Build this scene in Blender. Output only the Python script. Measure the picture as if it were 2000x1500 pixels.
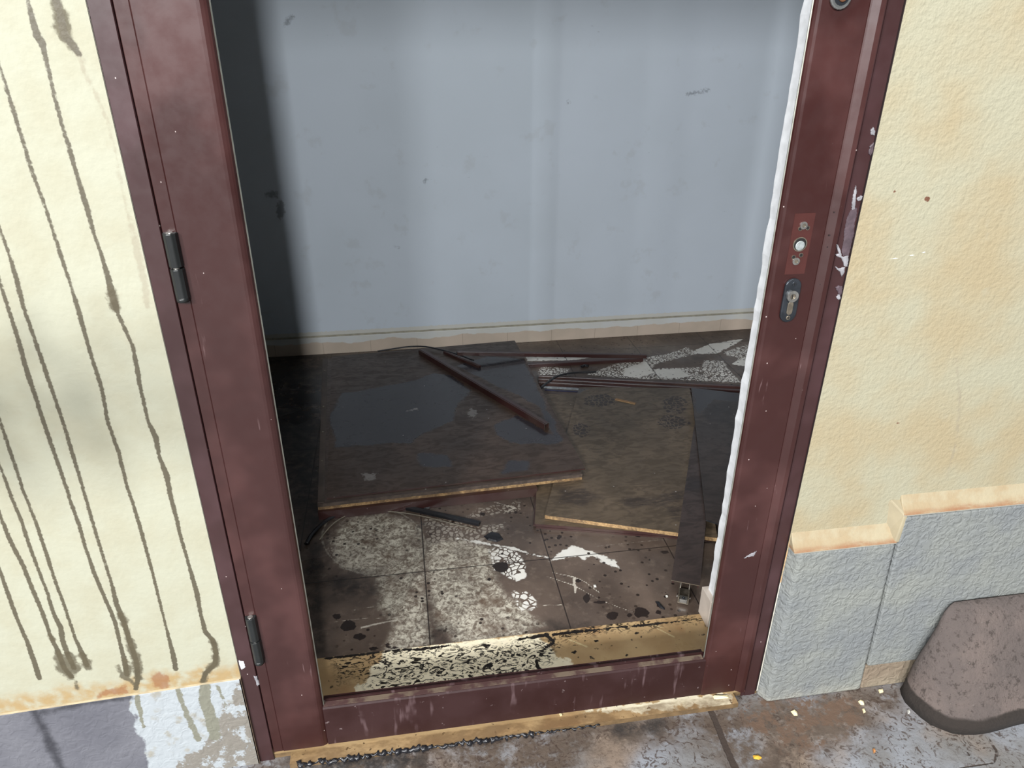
import bpy, bmesh, math, random
import numpy as np
from mathutils import Vector, Matrix, noise as mnoise
random.seed(7)
S = bpy.context.scene
for o in list(bpy.data.objects): bpy.data.objects.remove(o)

# ------------------------------------------------------------------ camera
FPX = 1409.568; PITCH = .46111; YAW = .15739; ROLL = .00337
CP = np.array([0.0, -.99679, 1.27222])
_f = np.array([math.sin(YAW)*math.cos(PITCH), math.cos(YAW)*math.cos(PITCH), -math.sin(PITCH)])
_r = np.array([math.cos(YAW), -math.sin(YAW), 0.0]); _u = np.cross(_r, _f)
_c, _s = math.cos(ROLL), math.sin(ROLL)
RT = _c*_r + _s*_u; UP = -_s*_r + _c*_u; FW = _f
cam = bpy.data.cameras.new('camera'); camo = bpy.data.objects.new('camera', cam); S.collection.objects.link(camo)
cam.sensor_width = 36; cam.lens = FPX/2000*36; cam.clip_start = .02
camo.matrix_world = Matrix([[RT[0], UP[0], -FW[0], CP[0]], [RT[1], UP[1], -FW[1], CP[1]], [RT[2], UP[2], -FW[2], CP[2]], [0, 0, 0, 1]])
S.camera = camo
S.view_settings.view_transform = 'Standard'; S.view_settings.look = 'None'
S.view_settings.exposure = 0.0; S.view_settings.gamma = 1.0

# ------------------------------------------------------------------ sky and daylight
wd = bpy.data.worlds.new('sky'); S.world = wd; wd.use_nodes = True
wn = wd.node_tree.nodes; bg = wn['Background']; bg.inputs[0].default_value = (.86, .93, 1.0, 1); bg.inputs[1].default_value = .10
def area(name, x, y, z, tx, ty, tz, w, h, e, col=(1, 1, 1)):
    l = bpy.data.lights.new(name, 'AREA'); l.shape = 'RECTANGLE'; l.size = w; l.size_y = h; l.energy = e; l.color = col
    o = bpy.data.objects.new(name, l); S.collection.objects.link(o); o.location = (x, y, z)
    d = Vector((tx-x, ty-y, tz-z)); o.rotation_euler = d.to_track_quat('-Z', 'Y').to_euler(); return o
# bright bands of open sky across the street, over the neighbouring roofs
area('sky_band_right', .43, -6, 3.9, 0, 1, .7, .30, 1.3, 285, (.97, .99, 1))
area('sky_band_middle', -1.09, -6, 3.9, 0, 1, .7, .42, 1.3, 90, (.97, .99, 1))
for bx, bw, be in ((-2.67, .36, 370), (-4.19, .6, 160), (-5.77, .6, 700)):
    area('sky_band_left', bx, -6, 3.9, 0, 1, .7, bw, 1.3, be, (.98, .99, 1))
area('sky_overhead', -.1, -1.3, 5.5, .2, .2, 0, 2.4, 1.4, 135, (1, .99, .97))

# ------------------------------------------------------------------ helpers
def ray(u, v): return RT*((u-1000)/FPX) + UP*((750-v)/FPX) + FW
def fl(u, v, z=0.0):
    d = ray(u, v); return CP + d*((z-CP[2])/d[2])
def wl(u, v, y=0.0):
    d = ray(u, v); return CP + d*((y-CP[1])/d[1])
def lin(r, g, b): return tuple(((c/255)/12.92 if c <= 10 else ((c/255+.055)/1.055)**2.4) for c in (r, g, b)) + (1,)

class T:
    """a material's node tree"""
    def __init__(s, name, rough=.6, metal=0.0, spec=.5):
        s.m = bpy.data.materials.new(name); s.m.use_nodes = True; s.t = s.m.node_tree; s.n = s.t.nodes; s.L = s.t.links
        s.b = s.n['Principled BSDF']; s.set('Roughness', rough); s.set('Metallic', metal); s.set('Specular IOR Level', spec)
        s._p = None
    def set(s, k, v):
        if hasattr(v, 'is_output'): s.L.new(v, s.b.inputs[k])
        else: s.b.inputs[k].default_value = v
    def put(s, i, v):
        if hasattr(v, 'is_output'): s.L.new(v, i)
        elif v is not None: i.default_value = v
    def pos(s):
        if s._p is None: s._p = s.n.new('ShaderNodeTexCoord').outputs['Object']
        return s._p
    def world(s): return s.n.new('ShaderNodeNewGeometry').outputs['Position']
    def attr(s, name):
        a = s.n.new('ShaderNodeAttribute'); a.attribute_name = name; return a.outputs['Fac']
    def sc(s, v, sx, sy, sz, rot=0):
        q = s.n.new('ShaderNodeMapping'); q.inputs['Scale'].default_value = (sx, sy, sz); q.inputs['Rotation'].default_value = (0, 0, rot); s.L.new(v, q.inputs['Vector']); return q.outputs[0]
    def noise(s, scale, detail=4, rough=.55, vec=None, dist=0.0):
        q = s.n.new('ShaderNodeTexNoise'); s.put(q.inputs['Vector'], vec or s.pos()); q.inputs['Scale'].default_value = scale
        q.inputs['Detail'].default_value = detail; q.inputs['Roughness'].default_value = rough; q.inputs['Distortion'].default_value = dist; return q.outputs['Fac']
    def voro(s, scale, feat='F1', vec=None, out='Distance', rnd=1.0):
        q = s.n.new('ShaderNodeTexVoronoi'); q.feature = feat; s.put(q.inputs['Vector'], vec or s.pos()); q.inputs['Scale'].default_value = scale
        q.inputs['Randomness'].default_value = rnd; return q.outputs[out]
    def wave(s, scale, dist, vec=None, d='X', ds=1.0):
        q = s.n.new('ShaderNodeTexWave'); q.bands_direction = d; s.put(q.inputs['Vector'], vec or s.pos()); q.inputs['Scale'].default_value = scale
        q.inputs['Distortion'].default_value = dist; q.inputs['Detail'].default_value = 3; q.inputs['Detail Scale'].default_value = ds; return q.outputs['Fac']
    def ma(s, op, a, b=0.0, c=None):
        q = s.n.new('ShaderNodeMath'); q.operation = op; s.put(q.inputs[0], a); s.put(q.inputs[1], b)
        if c is not None: s.put(q.inputs[2], c)
        return q.outputs[0]
    def st(s, v, a, b, o0=0.0, o1=1.0):
        q = s.n.new('ShaderNodeMapRange'); q.interpolation_type = 'SMOOTHSTEP'; s.put(q.inputs[0], v)
        for i, x in zip((1, 2, 3, 4), (a, b, o0, o1)): q.inputs[i].default_value = x
        return q.outputs[0]
    def mix(s, f, a, b):
        q = s.n.new('ShaderNodeMix'); q.data_type = 'RGBA'; s.put(q.inputs[0], f); s.put(q.inputs[6], a); s.put(q.inputs[7], b); return q.outputs[2]
    def xyz(s, v=None):
        q = s.n.new('ShaderNodeSeparateXYZ'); s.L.new(v or s.pos(), q.inputs[0]); return q.outputs
    def inside(s, name, amp=.006, nscale=90, w=.0012, det=4):
        """mask from a signed distance attribute, its edge broken up by noise"""
        return s.st(s.ma('ADD', s.attr(name), s.ma('MULTIPLY', s.ma('SUBTRACT', s.noise(nscale, det, .6), .5), amp*2)), w, -w)
    def bump(s, h, strength=.3, dist=.002):
        q = s.n.new('ShaderNodeBump'); q.inputs['Strength'].default_value = strength; q.inputs['Distance'].default_value = dist; s.L.new(h, q.inputs['Height']); s.L.new(q.outputs[0], s.b.inputs['Normal'])
    def mul(s, a, b): return s.ma('MULTIPLY', a, b)
    def mx(s, a, b): return s.ma('MAXIMUM', a, b)
    def mn(s, a, b): return s.ma('MINIMUM', a, b)
    def inv(s, a): return s.ma('SUBTRACT', 1.0, a)

class MB:
    def __init__(s): s.v = []; s.f = []; s.sm = []
    def add(s, vs, fs, smooth=False):
        k = len(s.v); s.v += [tuple(map(float, p)) for p in vs]; s.f += [tuple(k+i for i in f) for f in fs]; s.sm += [smooth]*len(fs); return s
    def box(s, x0, x1, y0, y1, z0, z1):
        return s.add([(x, y, z) for z in (z0, z1) for y in (y0, y1) for x in (x0, x1)],
                     [(0, 2, 3, 1), (4, 5, 7, 6), (0, 1, 5, 4), (2, 6, 7, 3), (0, 4, 6, 2), (1, 3, 7, 5)])
    def prism(s, poly, z0, z1, axis='z', smooth=False):
        n = len(poly)
        P = {'z': lambda a, b, c: (a, b, c), 'x': lambda a, b, c: (c, a, b), 'y': lambda a, b, c: (a, c, b)}[axis]
        vs = [P(a, b, z0) for a, b in poly] + [P(a, b, z1) for a, b in poly]
        k = len(s.v); s.v += vs
        for i in range(n): s.f.append((k+i, k+(i+1) % n, k+n+(i+1) % n, k+n+i)); s.sm.append(smooth)
        s.f.append(tuple(k+i for i in reversed(range(n)))); s.f.append(tuple(k+n+i for i in range(n))); s.sm += [False, False]; return s
    def bar(s, a, b, w, h, prof=None, up=(0, 0, 1)):
        """extrude a section (x across, y up, around the top centre line a-b)"""
        a = Vector(a); b = Vector(b); d = (b-a).normalized(); side = d.cross(Vector(up)).normalized(); u = side.cross(d)
        prof = prof or [(-w/2, -h), (w/2, -h), (w/2, 0), (-w/2, 0)]
        n = len(prof); k = len(s.v)
        for p in (a, b):
            for x, y in prof: s.v.append(tuple(p+side*x+u*y))
        for i in range(n): s.f.append((k+i, k+(i+1) % n, k+n+(i+1) % n, k+n+i)); s.sm.append(False)
        s.f.append(tuple(k+i for i in reversed(range(n)))); s.f.append(tuple(k+n+i for i in range(n))); s.sm += [False, False]; return s
    def tube(s, pts, rad, seg=8, flat=1.0):
        pts = [Vector(p) for p in pts]; k = len(s.v); n = len(pts); rads = rad if isinstance(rad, (list, tuple)) else [rad]*n
        for i, p in enumerate(pts):
            d = (pts[min(i+1, n-1)]-pts[max(i-1, 0)]).normalized(); up = Vector((0, 0, 1)) if abs(d.z) < .9 else Vector((0, 1, 0))
            a = d.cross(up).normalized(); b = a.cross(d)
            for j in range(seg):
                t = 2*math.pi*j/seg; s.v.append(tuple(p+a*math.cos(t)*rads[i]+b*math.sin(t)*rads[i]*flat))
        for i in range(n-1):
            for j in range(seg):
                s.f.append((k+i*seg+j, k+i*seg+(j+1) % seg, k+(i+1)*seg+(j+1) % seg, k+(i+1)*seg+j)); s.sm.append(True)
        s.f.append(tuple(k+j for j in reversed(range(seg)))); s.f.append(tuple(k+(n-1)*seg+j for j in range(seg))); s.sm += [False, False]; return s
    def disc(s, c, axis, r0, r1, h, seg=20):
        """ring or disc around axis, r0 inner radius (0: full)"""
        c = Vector(c); ax = Vector(axis).normalized(); t = Vector((0, 0, 1)) if abs(ax.z) < .9 else Vector((1, 0, 0)); a = ax.cross(t).normalized(); b = a.cross(ax)
        ring = lambda r, o: [tuple(c+ax*o+(a*math.cos(2*math.pi*j/seg)+b*math.sin(2*math.pi*j/seg))*r) for j in range(seg)]
        k = len(s.v)
        if r0 <= 0:
            s.v += ring(r1, 0)+ring(r1, h*.7)+ring(r1*.85, h)
            for q in range(2):
                for j in range(seg): s.f.append((k+q*seg+j, k+q*seg+(j+1) % seg, k+(q+1)*seg+(j+1) % seg, k+(q+1)*seg+j)); s.sm.append(True)
            s.f.append(tuple(k+2*seg+j for j in range(seg))); s.f.append(tuple(k+j for j in reversed(range(seg)))); s.sm += [False]*2
        else:
            s.v += ring(r1, 0)+ring(r1, h)+ring(r0, h)+ring(r0, 0)
            for q in range(4):
                for j in range(seg): s.f.append((k+q*seg+j, k+q*seg+(j+1) % seg, k+((q+1) % 4)*seg+(j+1) % seg, k+((q+1) % 4)*seg+j)); s.sm.append(False)
        return s
    def build(s, name, mat, parent=None, bevel=0.0, seg=2):
        me = bpy.data.meshes.new(name); me.from_pydata(s.v, [], s.f); me.materials.append(mat)
        me.polygons.foreach_set('use_smooth', s.sm); bm = bmesh.new(); bm.from_mesh(me); bmesh.ops.recalc_face_normals(bm, faces=bm.faces); bm.to_mesh(me); bm.free()
        o = bpy.data.objects.new(name, me); S.collection.objects.link(o)
        if parent: o.parent = parent
        if bevel:
            m = o.modifiers.new('b', 'BEVEL'); m.width = bevel; m.segments = seg; m.limit_method = 'ANGLE'; m.angle_limit = .6
        return o
def tag(o, label, cat, group=None, kind=None):
    o['label'] = label; o['category'] = cat
    if group: o['group'] = group
    if kind: o['kind'] = kind
    return o
def empty(name, loc=(0, 0, 0)):
    o = bpy.data.objects.new(name, None); S.collection.objects.link(o); o.location = loc; return o

def spans(*segs):
    out = []
    for a, b, st in segs: n = max(1, int(round((b-a)/st))); out += [a+(b-a)*i/n for i in range(n)]
    return np.array(out+[segs[-1][1]])
def gridmesh(name, U, V, fn, mat, parent=None, skip=None):
    """a regular mesh over U x V; fn maps arrays (u, v) to (x, y, z)"""
    uu, vv = np.meshgrid(U, V); x, y, z = fn(uu, vv); co = np.stack([x+0*uu, y+0*uu, z+0*uu], -1).reshape(-1, 3)
    nu, nv = len(U), len(V); i, j = np.meshgrid(np.arange(nu-1), np.arange(nv-1)); a = (j*nu+i).ravel()
    if skip is not None:
        uc = ((U[:-1]+U[1:])/2)[i.ravel()]; vc = ((V[:-1]+V[1:])/2)[j.ravel()]; a = a[~skip(uc, vc)]
    q = np.stack([a, a+1, a+1+nu, a+nu], -1).ravel()
    me = bpy.data.meshes.new(name); me.vertices.add(len(co)); me.vertices.foreach_set('co', co.ravel()); nf = len(a)
    me.loops.add(nf*4); me.loops.foreach_set('vertex_index', q); me.polygons.add(nf); me.polygons.foreach_set('loop_start', np.arange(nf)*4); me.polygons.foreach_set('loop_total', np.full(nf, 4))
    me.update(calc_edges=True); me.validate(); me.materials.append(mat)
    o = bpy.data.objects.new(name, me); S.collection.objects.link(o)
    if parent: o.parent = parent
    return o, uu.ravel(), vv.ravel()
def put_attr(o, name, arr):
    at = o.data.attributes.new(name, 'FLOAT', 'POINT'); at.data.foreach_set('value', np.clip(arr, -.06, .06).astype(np.float32))
def sd_lines(X, Y, lines):
    """signed distance to strokes; a stroke is [(x, y, r), ...]"""
    out = np.full(X.shape, .06)
    for L in lines:
        for (ax, ay, ar), (bx, by, br) in zip(L[:-1], L[1:]):
            m = (X > min(ax, bx)-.06) & (X < max(ax, bx)+.06) & (Y > min(ay, by)-.06) & (Y < max(ay, by)+.06)
            if not m.any(): continue
            px, py = X[m]-ax, Y[m]-ay; dx, dy = bx-ax, by-ay; t = np.clip((px*dx+py*dy)/(dx*dx+dy*dy+1e-12), 0, 1)
            d = np.hypot(px-t*dx, py-t*dy)-(ar+(br-ar)*t); out[m] = np.minimum(out[m], d)
    return out
def sd_polys(X, Y, polys):
    out = np.full(X.shape, .06)
    for P in polys:
        P = np.array(P); n = len(P); d = np.full(X.shape, 9.0); ins = np.zeros(X.shape, bool)
        for i in range(n):
            a = P[i]; b = P[(i+1) % n]; e = b-a; px, py = X-a[0], Y-a[1]; t = np.clip((px*e[0]+py*e[1])/(e@e+1e-12), 0, 1)
            d = np.minimum(d, np.hypot(px-t*e[0], py-t*e[1]))
            c = ((a[1] > Y) != (b[1] > Y)) & (X < (b[0]-a[0])*(Y-a[1])/(b[1]-a[1]+1e-12)+a[0]); ins ^= c
        out = np.minimum(out, np.where(ins, -d, d))
    return out
def crop(pts, ox, oy, k=.3): return [(ox+p[0]*k, oy+p[1]*k)+tuple(r_*k*1.15 for r_ in p[2:]) for p in pts]
def blob(cx, cy, rx, ry, n=9, seed=0):
    r = random.Random(seed*7+int(cx)); return [(cx+rx*math.cos(2*math.pi*i/n)*r.uniform(.75, 1.15), cy+ry*math.sin(2*math.pi*i/n)*r.uniform(.75, 1.15)) for i in range(n)]
def FP(pts, z=0.0): return [tuple(fl(u, v, z)[:2]) for u, v in pts]
def FLn(pts, z=0.0, k=.0012): return [tuple(fl(u, v, z)[:2])+(r*k,) for u, v, r in pts]
def WL(pts, y=0.0, k=.0009): return [(wl(u, v, y)[0], wl(u, v, y)[2], max(r-1.2, .6)*k) for u, v, r in pts]
def WP(pts, y=0.0): return [(wl(u, v, y)[0], wl(u, v, y)[2]) for u, v in pts]

# ------------------------------------------------------------------ plain materials
def paint_mat(name, col, dust, rough=.32):
    m = T(name, rough, 0, .62); p = m.pos(); n1 = m.noise(7, 3); n2 = m.noise(38, 5, .6)
    c = m.mix(m.st(n1, .42, .68), col, dust)
    vs = m.voro(70, vec=m.sc(p, 1, 1, .8)); r = m.voro(70, vec=m.sc(p, 1, 1, .8), out='Color'); rr = m.xyz(r)[0]
    dots = m.mul(m.st(vs, .075, .04), m.st(rr, .8, .82)); streak = m.mul(m.st(m.noise(16, 4, .5, m.sc(p, 9, 9, 1)), .68, .76), m.st(m.noise(5, 2), .5, .62))
    c = m.mix(m.mul(streak, .35), c, lin(150, 125, 125)); c = m.mix(m.mul(dots, .75), c, lin(215, 200, 195))
    m.set('Base Color', c); m.set('Roughness', m.st(n2, .3, .7, rough, rough+.07)); m.bump(n2, .05, .001); return m.m
M = {}
M['maroon'] = paint_mat('maroon_paint', lin(48, 21, 19), lin(66, 38, 36))
M['maroon_frame'] = paint_mat('maroon_frame_paint', lin(50, 27, 27), lin(64, 41, 43), .36)
M['maroon_dark'] = paint_mat('maroon_profile_paint', lin(54, 30, 28), lin(66, 50, 45), .35)
def flat(name, col, rough=.5, metal=0.0, var=.25, scale=40, bump=.1):
    m = T(name, rough, metal); n = m.noise(scale, 4); d = tuple(c*(1-var) for c in col[:3])+(1,); m.set('Base Color', m.mix(m.st(n, .35, .65), col, d)); m.bump(n, bump, .0015); return m.m
M['groove'] = flat('dark_groove', lin(34, 20, 20), .7)
M['black_plastic'] = flat('black_hinge_plastic', lin(30, 32, 32), .3, 0, .2, 60, .05)
M['gunmetal'] = flat('dark_escutcheon_metal', lin(62, 66, 72), .33, .6, .35, 60, .05)
M['steel'] = flat('worn_steel', lin(190, 188, 182), .28, .9, .3, 120, .1)
M['steel_dull'] = flat('dull_nickel', lin(150, 140, 125), .4, .8, .3, 120, .1)
M['rubber'] = flat('black_rubber', lin(34, 34, 37), .4, 0, .3, 60, .1)
cm = T('particleboard_edge', .85); cc = cm.mix(cm.st(cm.noise(150, 3), .35, .65), lin(168, 138, 96), lin(134, 106, 72)); cc = cm.mix(cm.mul(cm.st(cm.noise(16, 5, .7), .48, .58), .7), cc, lin(86, 68, 52)); cm.set('Base Color', cc); cm.bump(cm.noise(150, 3), .4, .0015); M['core'] = cm.m
M['sealant'] = flat('white_sealant', lin(205, 206, 208), .6, 0, .18, 90, .5)
M['void'] = flat('hole_interior', lin(14, 12, 12), .8)

# ------------------------------------------------------------------ facade wall, left of the door
WY = -.003
def plaster(name, grout):
    m = T(name, .75); w = m.pos(); n = m.noise(14, 4); c = m.mix(m.st(n, .35, .7), lin(158, 157, 139), lin(154, 151, 131)) if grout else m.mix(m.st(m.noise(6, 3), .35, .7), lin(151, 147, 126), lin(150, 137, 109))
    c = m.mix(m.mul(m.st(m.noise(30, 5), .6, .75), .4), c, lin(152, 146, 126))
    o = m.mul(m.inside('ochre', .03, 22, .014), m.st(m.noise(45, 4), .25, .6)); c = m.mix(o, c, lin(150, 128, 90) if grout else lin(182, 148, 108))
    c = m.mix(m.mul(m.inside('rust', .012, 60, .003), .75), c, lin(128, 84, 52))
    c = m.mix(m.mul(m.inside('faint', .006, 120, .002), .5), c, lin(135, 126, 108))
    c = m.mix(m.mul(m.inside('drip', .0026, 230, .0009, 6), .92), c, m.mix(m.noise(80, 3), lin(60, 53, 38), lin(78, 70, 53)))
    if grout: c = m.mix(m.mul(m.inside('blot', .011, 85, .003, 6), .88), c, m.mix(m.noise(70, 4), lin(62, 55, 39), lin(88, 80, 61)))
    c = m.mix(m.inside('spot', .002, 200, .0006), c, lin(96, 62, 44)); c = m.mix(m.inside('chalk', .001, 200, .0005), c, lin(215, 220, 220))
    m.set('Base Color', c); h = m.ma('ADD', m.noise(150 if not grout else 110, 3, .5), m.mul(m.noise(25, 3), .6)); m.bump(h, .55 if not grout else .22, .003)
    m.set('Roughness', m.st(m.inside('drip', .0022, 170), 0, 1, .75, .5)); return m.m
drips = [
 [(54,0,3),(63,35,5),(73,72,8),(82,82,6),(89,112,4),(101,164,3.5),(112,210,4),(124,255,3.5),(138,297,4.5),(150,343,4),(168,399,5),(185,462,3.5),(199,500,4),(210,538,5),(217,566,8),(226,600,7),(230,612,4),(241,636,4),(259,675,4),(269,727,5),(276,766,4),(290,825,4),(304,853,6),(311,892,4),(325,927,6),(334,972,5),(348,1025,4.5),(350,1038,4.5),(367,1097,4),(385,1160,6),(392,1199,4.5),(401,1234,6),(416,1251,7),(422,1276,7),(420,1297,9),(402,1314,7),(396,1330,7)],
 [(0,133,3),(16,182,3.5),(33,238,4),(49,290,3.5),(63,336,4),(84,392,3.5),(105,455,3.5),(119,500,4),(140,563,3.5),(154,608,5),(171,671,4),(199,759,4.5),(210,822,4),(231,881,4.5),(248,951,4),(257,975,4),(276,1038,4.5),(297,1115,4),(311,1171,4),(325,1227,3.5),(339,1283,6),(343,1307,8)],
 [(0,448,3),(19,500,3.5),(35,556,5),(45,598,4),(68,664,4),(84,710,4.5),(108,780,4),(128,839,4),(140,881,4.5),(157,937,4),(168,975,4),(182,1024,4),(199,1080,4),(217,1136,4),(227,1178,6),(236,1200,9),(245,1225,7),(254,1255,8),(266,1290,10),(270,1325,9),(265,1345,6)],
 [(0,552,3.5),(17,605,4),(37,668,4.5),(52,724,5),(73,787,4.5),(94,850,4.5),(112,902,4.5),(133,962,4),(136,975,4),(154,1024,4.5),(168,1073,4),(185,1122,5),(203,1164,4.5),(224,1213,5),(234,1255,4.5),(243,1290,7),(248,1318,9)],
 [(0,822,3.5),(14,864,4),(31,913,4),(45,958,4),(52,975,4),(70,1020,4),(91,1083,4.5),(108,1136,4),(129,1192,4),(147,1248,4),(162,1279,7),(170,1300,9)],
 [(0,909,3),(14,948,4),(24,975,4),(42,1017,4),(56,1062,4.5),(73,1108,4),(91,1153,4),(105,1199,5),(119,1227,7),(122,1250,6),(133,1280,10),(145,1305,13)],
 [(0,1006,4),(21,1059,5),(45,1104,5),(63,1150,5),(84,1199,5),(98,1241,4.5),(115,1276,9),(125,1305,13),(140,1322,10)],
 [(0,1115,4),(17,1164,5),(35,1213,4.5),(52,1251,5),(66,1290,7),(77,1325,6)],
 [(110,0,9),(118,30,11),(125,68,10),(140,85,7),(154,105,5)]]
faint = [[(154,105,5),(165,140,4),(185,180,3),(207,230,3),(222,280,2),(235,350,3),(248,410,3),(262,460,5),(272,510,6),(282,550,7),(288,596,5)]]
W0 = -.3355
XL = spans((-3.1, -.9, .1), (-.9, W0, .0027)); ZL = spans((.15, 1.68, .0027), (1.68, 3.2, .25))
def left_top(x): return .199+(x+.741)*.045          # the plinth's upper edge
wall_left, X, Z = gridmesh('wall_left', XL, ZL, lambda u, v: (u, 0*u+WY, v), plaster('cream_plaster_stained', True))
def up(L): x0, z0, r0 = L[0]; return [(x0+.012, 1.62, r0), (x0+.006+.002*math.sin(z0*9), (z0+1.62)/2, r0*1.2)]+L
put_attr(wall_left, 'drip', sd_lines(X, Z, [up(WL([(u, v, min(r_, 6)) for u, v, r_ in d], WY)) for d in drips]))
put_attr(wall_left, 'blot', sd_lines(X, Z, [WL([q_, w_], WY) for d in drips for q_, w_ in zip(d[:-1], d[1:]) if q_[2] >= 6.5 and w_[2] >= 6.5]+[WL(d, WY) for d in ([(148,1330,4),(150,1345,2)], [(232,1300,5),(240,1320,7),(262,1335,6)], [(98,1241,3),(105,1250,5)], [(160,1275,5),(175,1305,8)])])); put_attr(wall_left, 'faint', sd_lines(X, Z, [WL(d, WY) for d in faint]))
put_attr(wall_left, 'ochre', Z-left_top(X)-.035); put_attr(wall_left, 'rust', sd_polys(X, Z, [WP([(296,1318),(312,1312),(330,1322),(328,1345),(300,1342)], WY), WP([(200,1350),(245,1340),(250,1352),(190,1362)], WY)]))
put_attr(wall_left, 'spot', 0*X+.06); put_attr(wall_left, 'chalk', 0*X+.06)
tag(wall_left, 'cream facade wall streaked with long brown drips left of the door', 'wall', kind='structure')
b = MB(); b.box(-3.1, W0, .0, .23, 0, 3.2); thick = b.build('wall_core', flat('plaster_core', lin(210, 205, 190)), wall_left)

# facade wall right of the door
RY = -.0028; W1 = .6884
XR = spans((W1, 1.45, .004), (1.45, 2.6, .2)); ZR_ = spans((.3, 1.45, .004), (1.45, 3.2, .25))
wall_right, X, Z = gridmesh('wall_right', XR, ZR_, lambda u, v: (u, 0*u+RY, v), plaster('cream_plaster_rough', False))
put_attr(wall_right, 'drip', 0*X+.06); put_attr(wall_right, 'faint', sd_lines(X, Z, [WL([(1868,700,3),(1875,780,4),(1868,860,3),(1850,930,3)], RY), WL([(1760,740,3),(1790,705,3),(1815,690,2)], RY)]))
put_attr(wall_right, 'ochre', np.where(X > .915, Z-.45, Z-.39)-.01)
put_attr(wall_right, 'rust', sd_lines(X, Z, [WL([(1790,1005,4),(2000,972,5)], RY), WL([(1640,1072,3),(1740,1060,4)], RY)]))
put_attr(wall_right, 'spot', sd_polys(X, Z, [WP(blob(1811,388,6,6), RY), WP(blob(1747,374,4,3), RY), WP(blob(1755,377,3,2), RY), WP(blob(1754,827,3,2), RY)]))
put_attr(wall_right, 'chalk', sd_lines(X, Z, [WL([(1735,507,1),(1775,500,1),(1808,492,1.5)], RY)])-.0002+0*X)
tag(wall_right, 'rough cream facade wall to the right of the door', 'wall', kind='structure')
b = MB(); b.box(W1, 2.6, -.0022, .23, 0, 3.2); b.build('wall_core', bpy.data.materials['plaster_core'], wall_right)
b = MB(); b.box(W1-.001, W1+.0, RY, .03, 0, 2.3); b.build('wall_edge', M['groove'], wall_right)
b = MB(); b.box(-.3355, .6884, 0, .23, 2.16, 3.2); o = b.build('wall_over_door', M['sealant'].copy()); o.data.materials[0] = flat('cream_plaster_plain', lin(232, 226, 200), .75); tag(o, 'cream wall above the door opening', 'wall', kind='structure')

# ------------------------------------------------------------------ plinths
def stone(name, a, b_, bs=.6, sc_=120):
    m = T(name, .7); n = m.noise(9, 4); c = m.mix(m.st(n, .3, .7), a, b_); c = m.mix(m.mul(m.st(m.noise(55, 5, .65), .6, .72), .5), c, tuple(x*.6 for x in a[:3])+(1,))
    m.set('Base Color', c); m.bump(m.ma('ADD', m.st(m.noise(sc_, 2, .5, None, .8), .35, .65), m.mul(m.noise(20, 3), .25)), bs, .0045); return m
def plinth_left_mat():
    m = stone('grey_plinth_paint', lin(98, 98, 104), lin(86, 86, 93), .2, 60); c0 = m.b.inputs['Base Color'].links[0].from_socket
    wh = m.inside('white', .012, 40, .002); wc = m.mix(m.st(m.noise(30, 4), .55, .7), lin(152, 157, 160), lin(138, 135, 126))
    c = m.mix(wh, c0, wc); c = m.mix(m.mul(wh, m.mul(m.inside('peel', .03, 60, .003), m.st(m.noise(38, 6, .7), .40, .47))), c, lin(116, 111, 103)); c = m.mix(m.inside('drip', .006, 110, .0012), c, lin(112, 111, 98))
    c = m.mix(m.inside('soot_shade', .010, 50, .007), c, lin(50, 50, 56)); m.set('Base Color', c); return m.m
XP = spans((-1.6, -.9, .1), (-.9, -.336, .0035)); ZP = spans((-.2, -.03, .05), (-.03, .27, .0035))
pm = plinth_left_mat()
def plf(u, v): return u, 0*u+WY-.003, np.minimum(v, left_top(u))
base_left, X, Z = gridmesh('baseboard_left', XP, ZP, plf, pm)
Z = np.minimum(Z, left_top(X)); PY = WY-.003
put_attr(base_left, 'white', np.minimum(sd_polys(X, Z, [WP([(257,1366),(257,1330),(520,1280),(560,1560),(308,1560)], PY)]), np.minimum(sd_lines(X, Z, [WL([(256,1366,4),(262,1400,4),(278,1450,3),(295,1500,3),(312,1560,3)], PY)]), .004+left_top(X)-Z)))
put_attr(base_left, 'peel', sd_polys(X, Z, [WP([(440,1400),(470,1330),(520,1400),(520,1560),(300,1560),(360,1490),(400,1460)], PY)])-.004)
put_attr(base_left, 'drip', sd_lines(X, Z, [WL(d, PY) for d in ([(345,1340,5),(358,1380,6),(372,1410,7),(388,1445,8)], [(400,1340,12),(400,1370,12),(415,1410,14),(420,1440,12)], [(425,1340,4),(438,1370,4),(442,1385,3)], [(265,1345,5),(272,1385,6),(281,1420,4)])]))
put_attr(base_left, 'soot_shade', np.minimum(sd_lines(X, Z, [WL([(67,1388,8),(92,1440,10),(120,1500,9),(150,1560,9)], PY), WL([(80,1392,6),(160,1375,7),(255,1362,5)], PY)]), .06))  # dark slab joint, plus shade painted as a band along the slab top
tag(base_left, 'low grey and white painted plinth under the drip-stained wall', 'plinth', kind='structure')
b = MB()
for i in range(40):
    x0 = -1.6+i*.0316; x1 = x0+.0316
    b.add([(x0, PY, left_top(x0)), (x1, PY, left_top(x1)), (x1, WY+.002, left_top(x1)+.002), (x0, WY+.002, left_top(x0)+.002)], [(0, 1, 2, 3)])
b.build('ledge', flat('ledge_plaster', lin(170, 156, 128), .8), base_left)
b = MB(); b.box(-.338, -.3355, PY, .02, -.1, left_top(-.3355)); b.build('plinth_edge', flat('plinth_edge_mortar', lin(120, 100, 84), .8), base_left)

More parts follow.
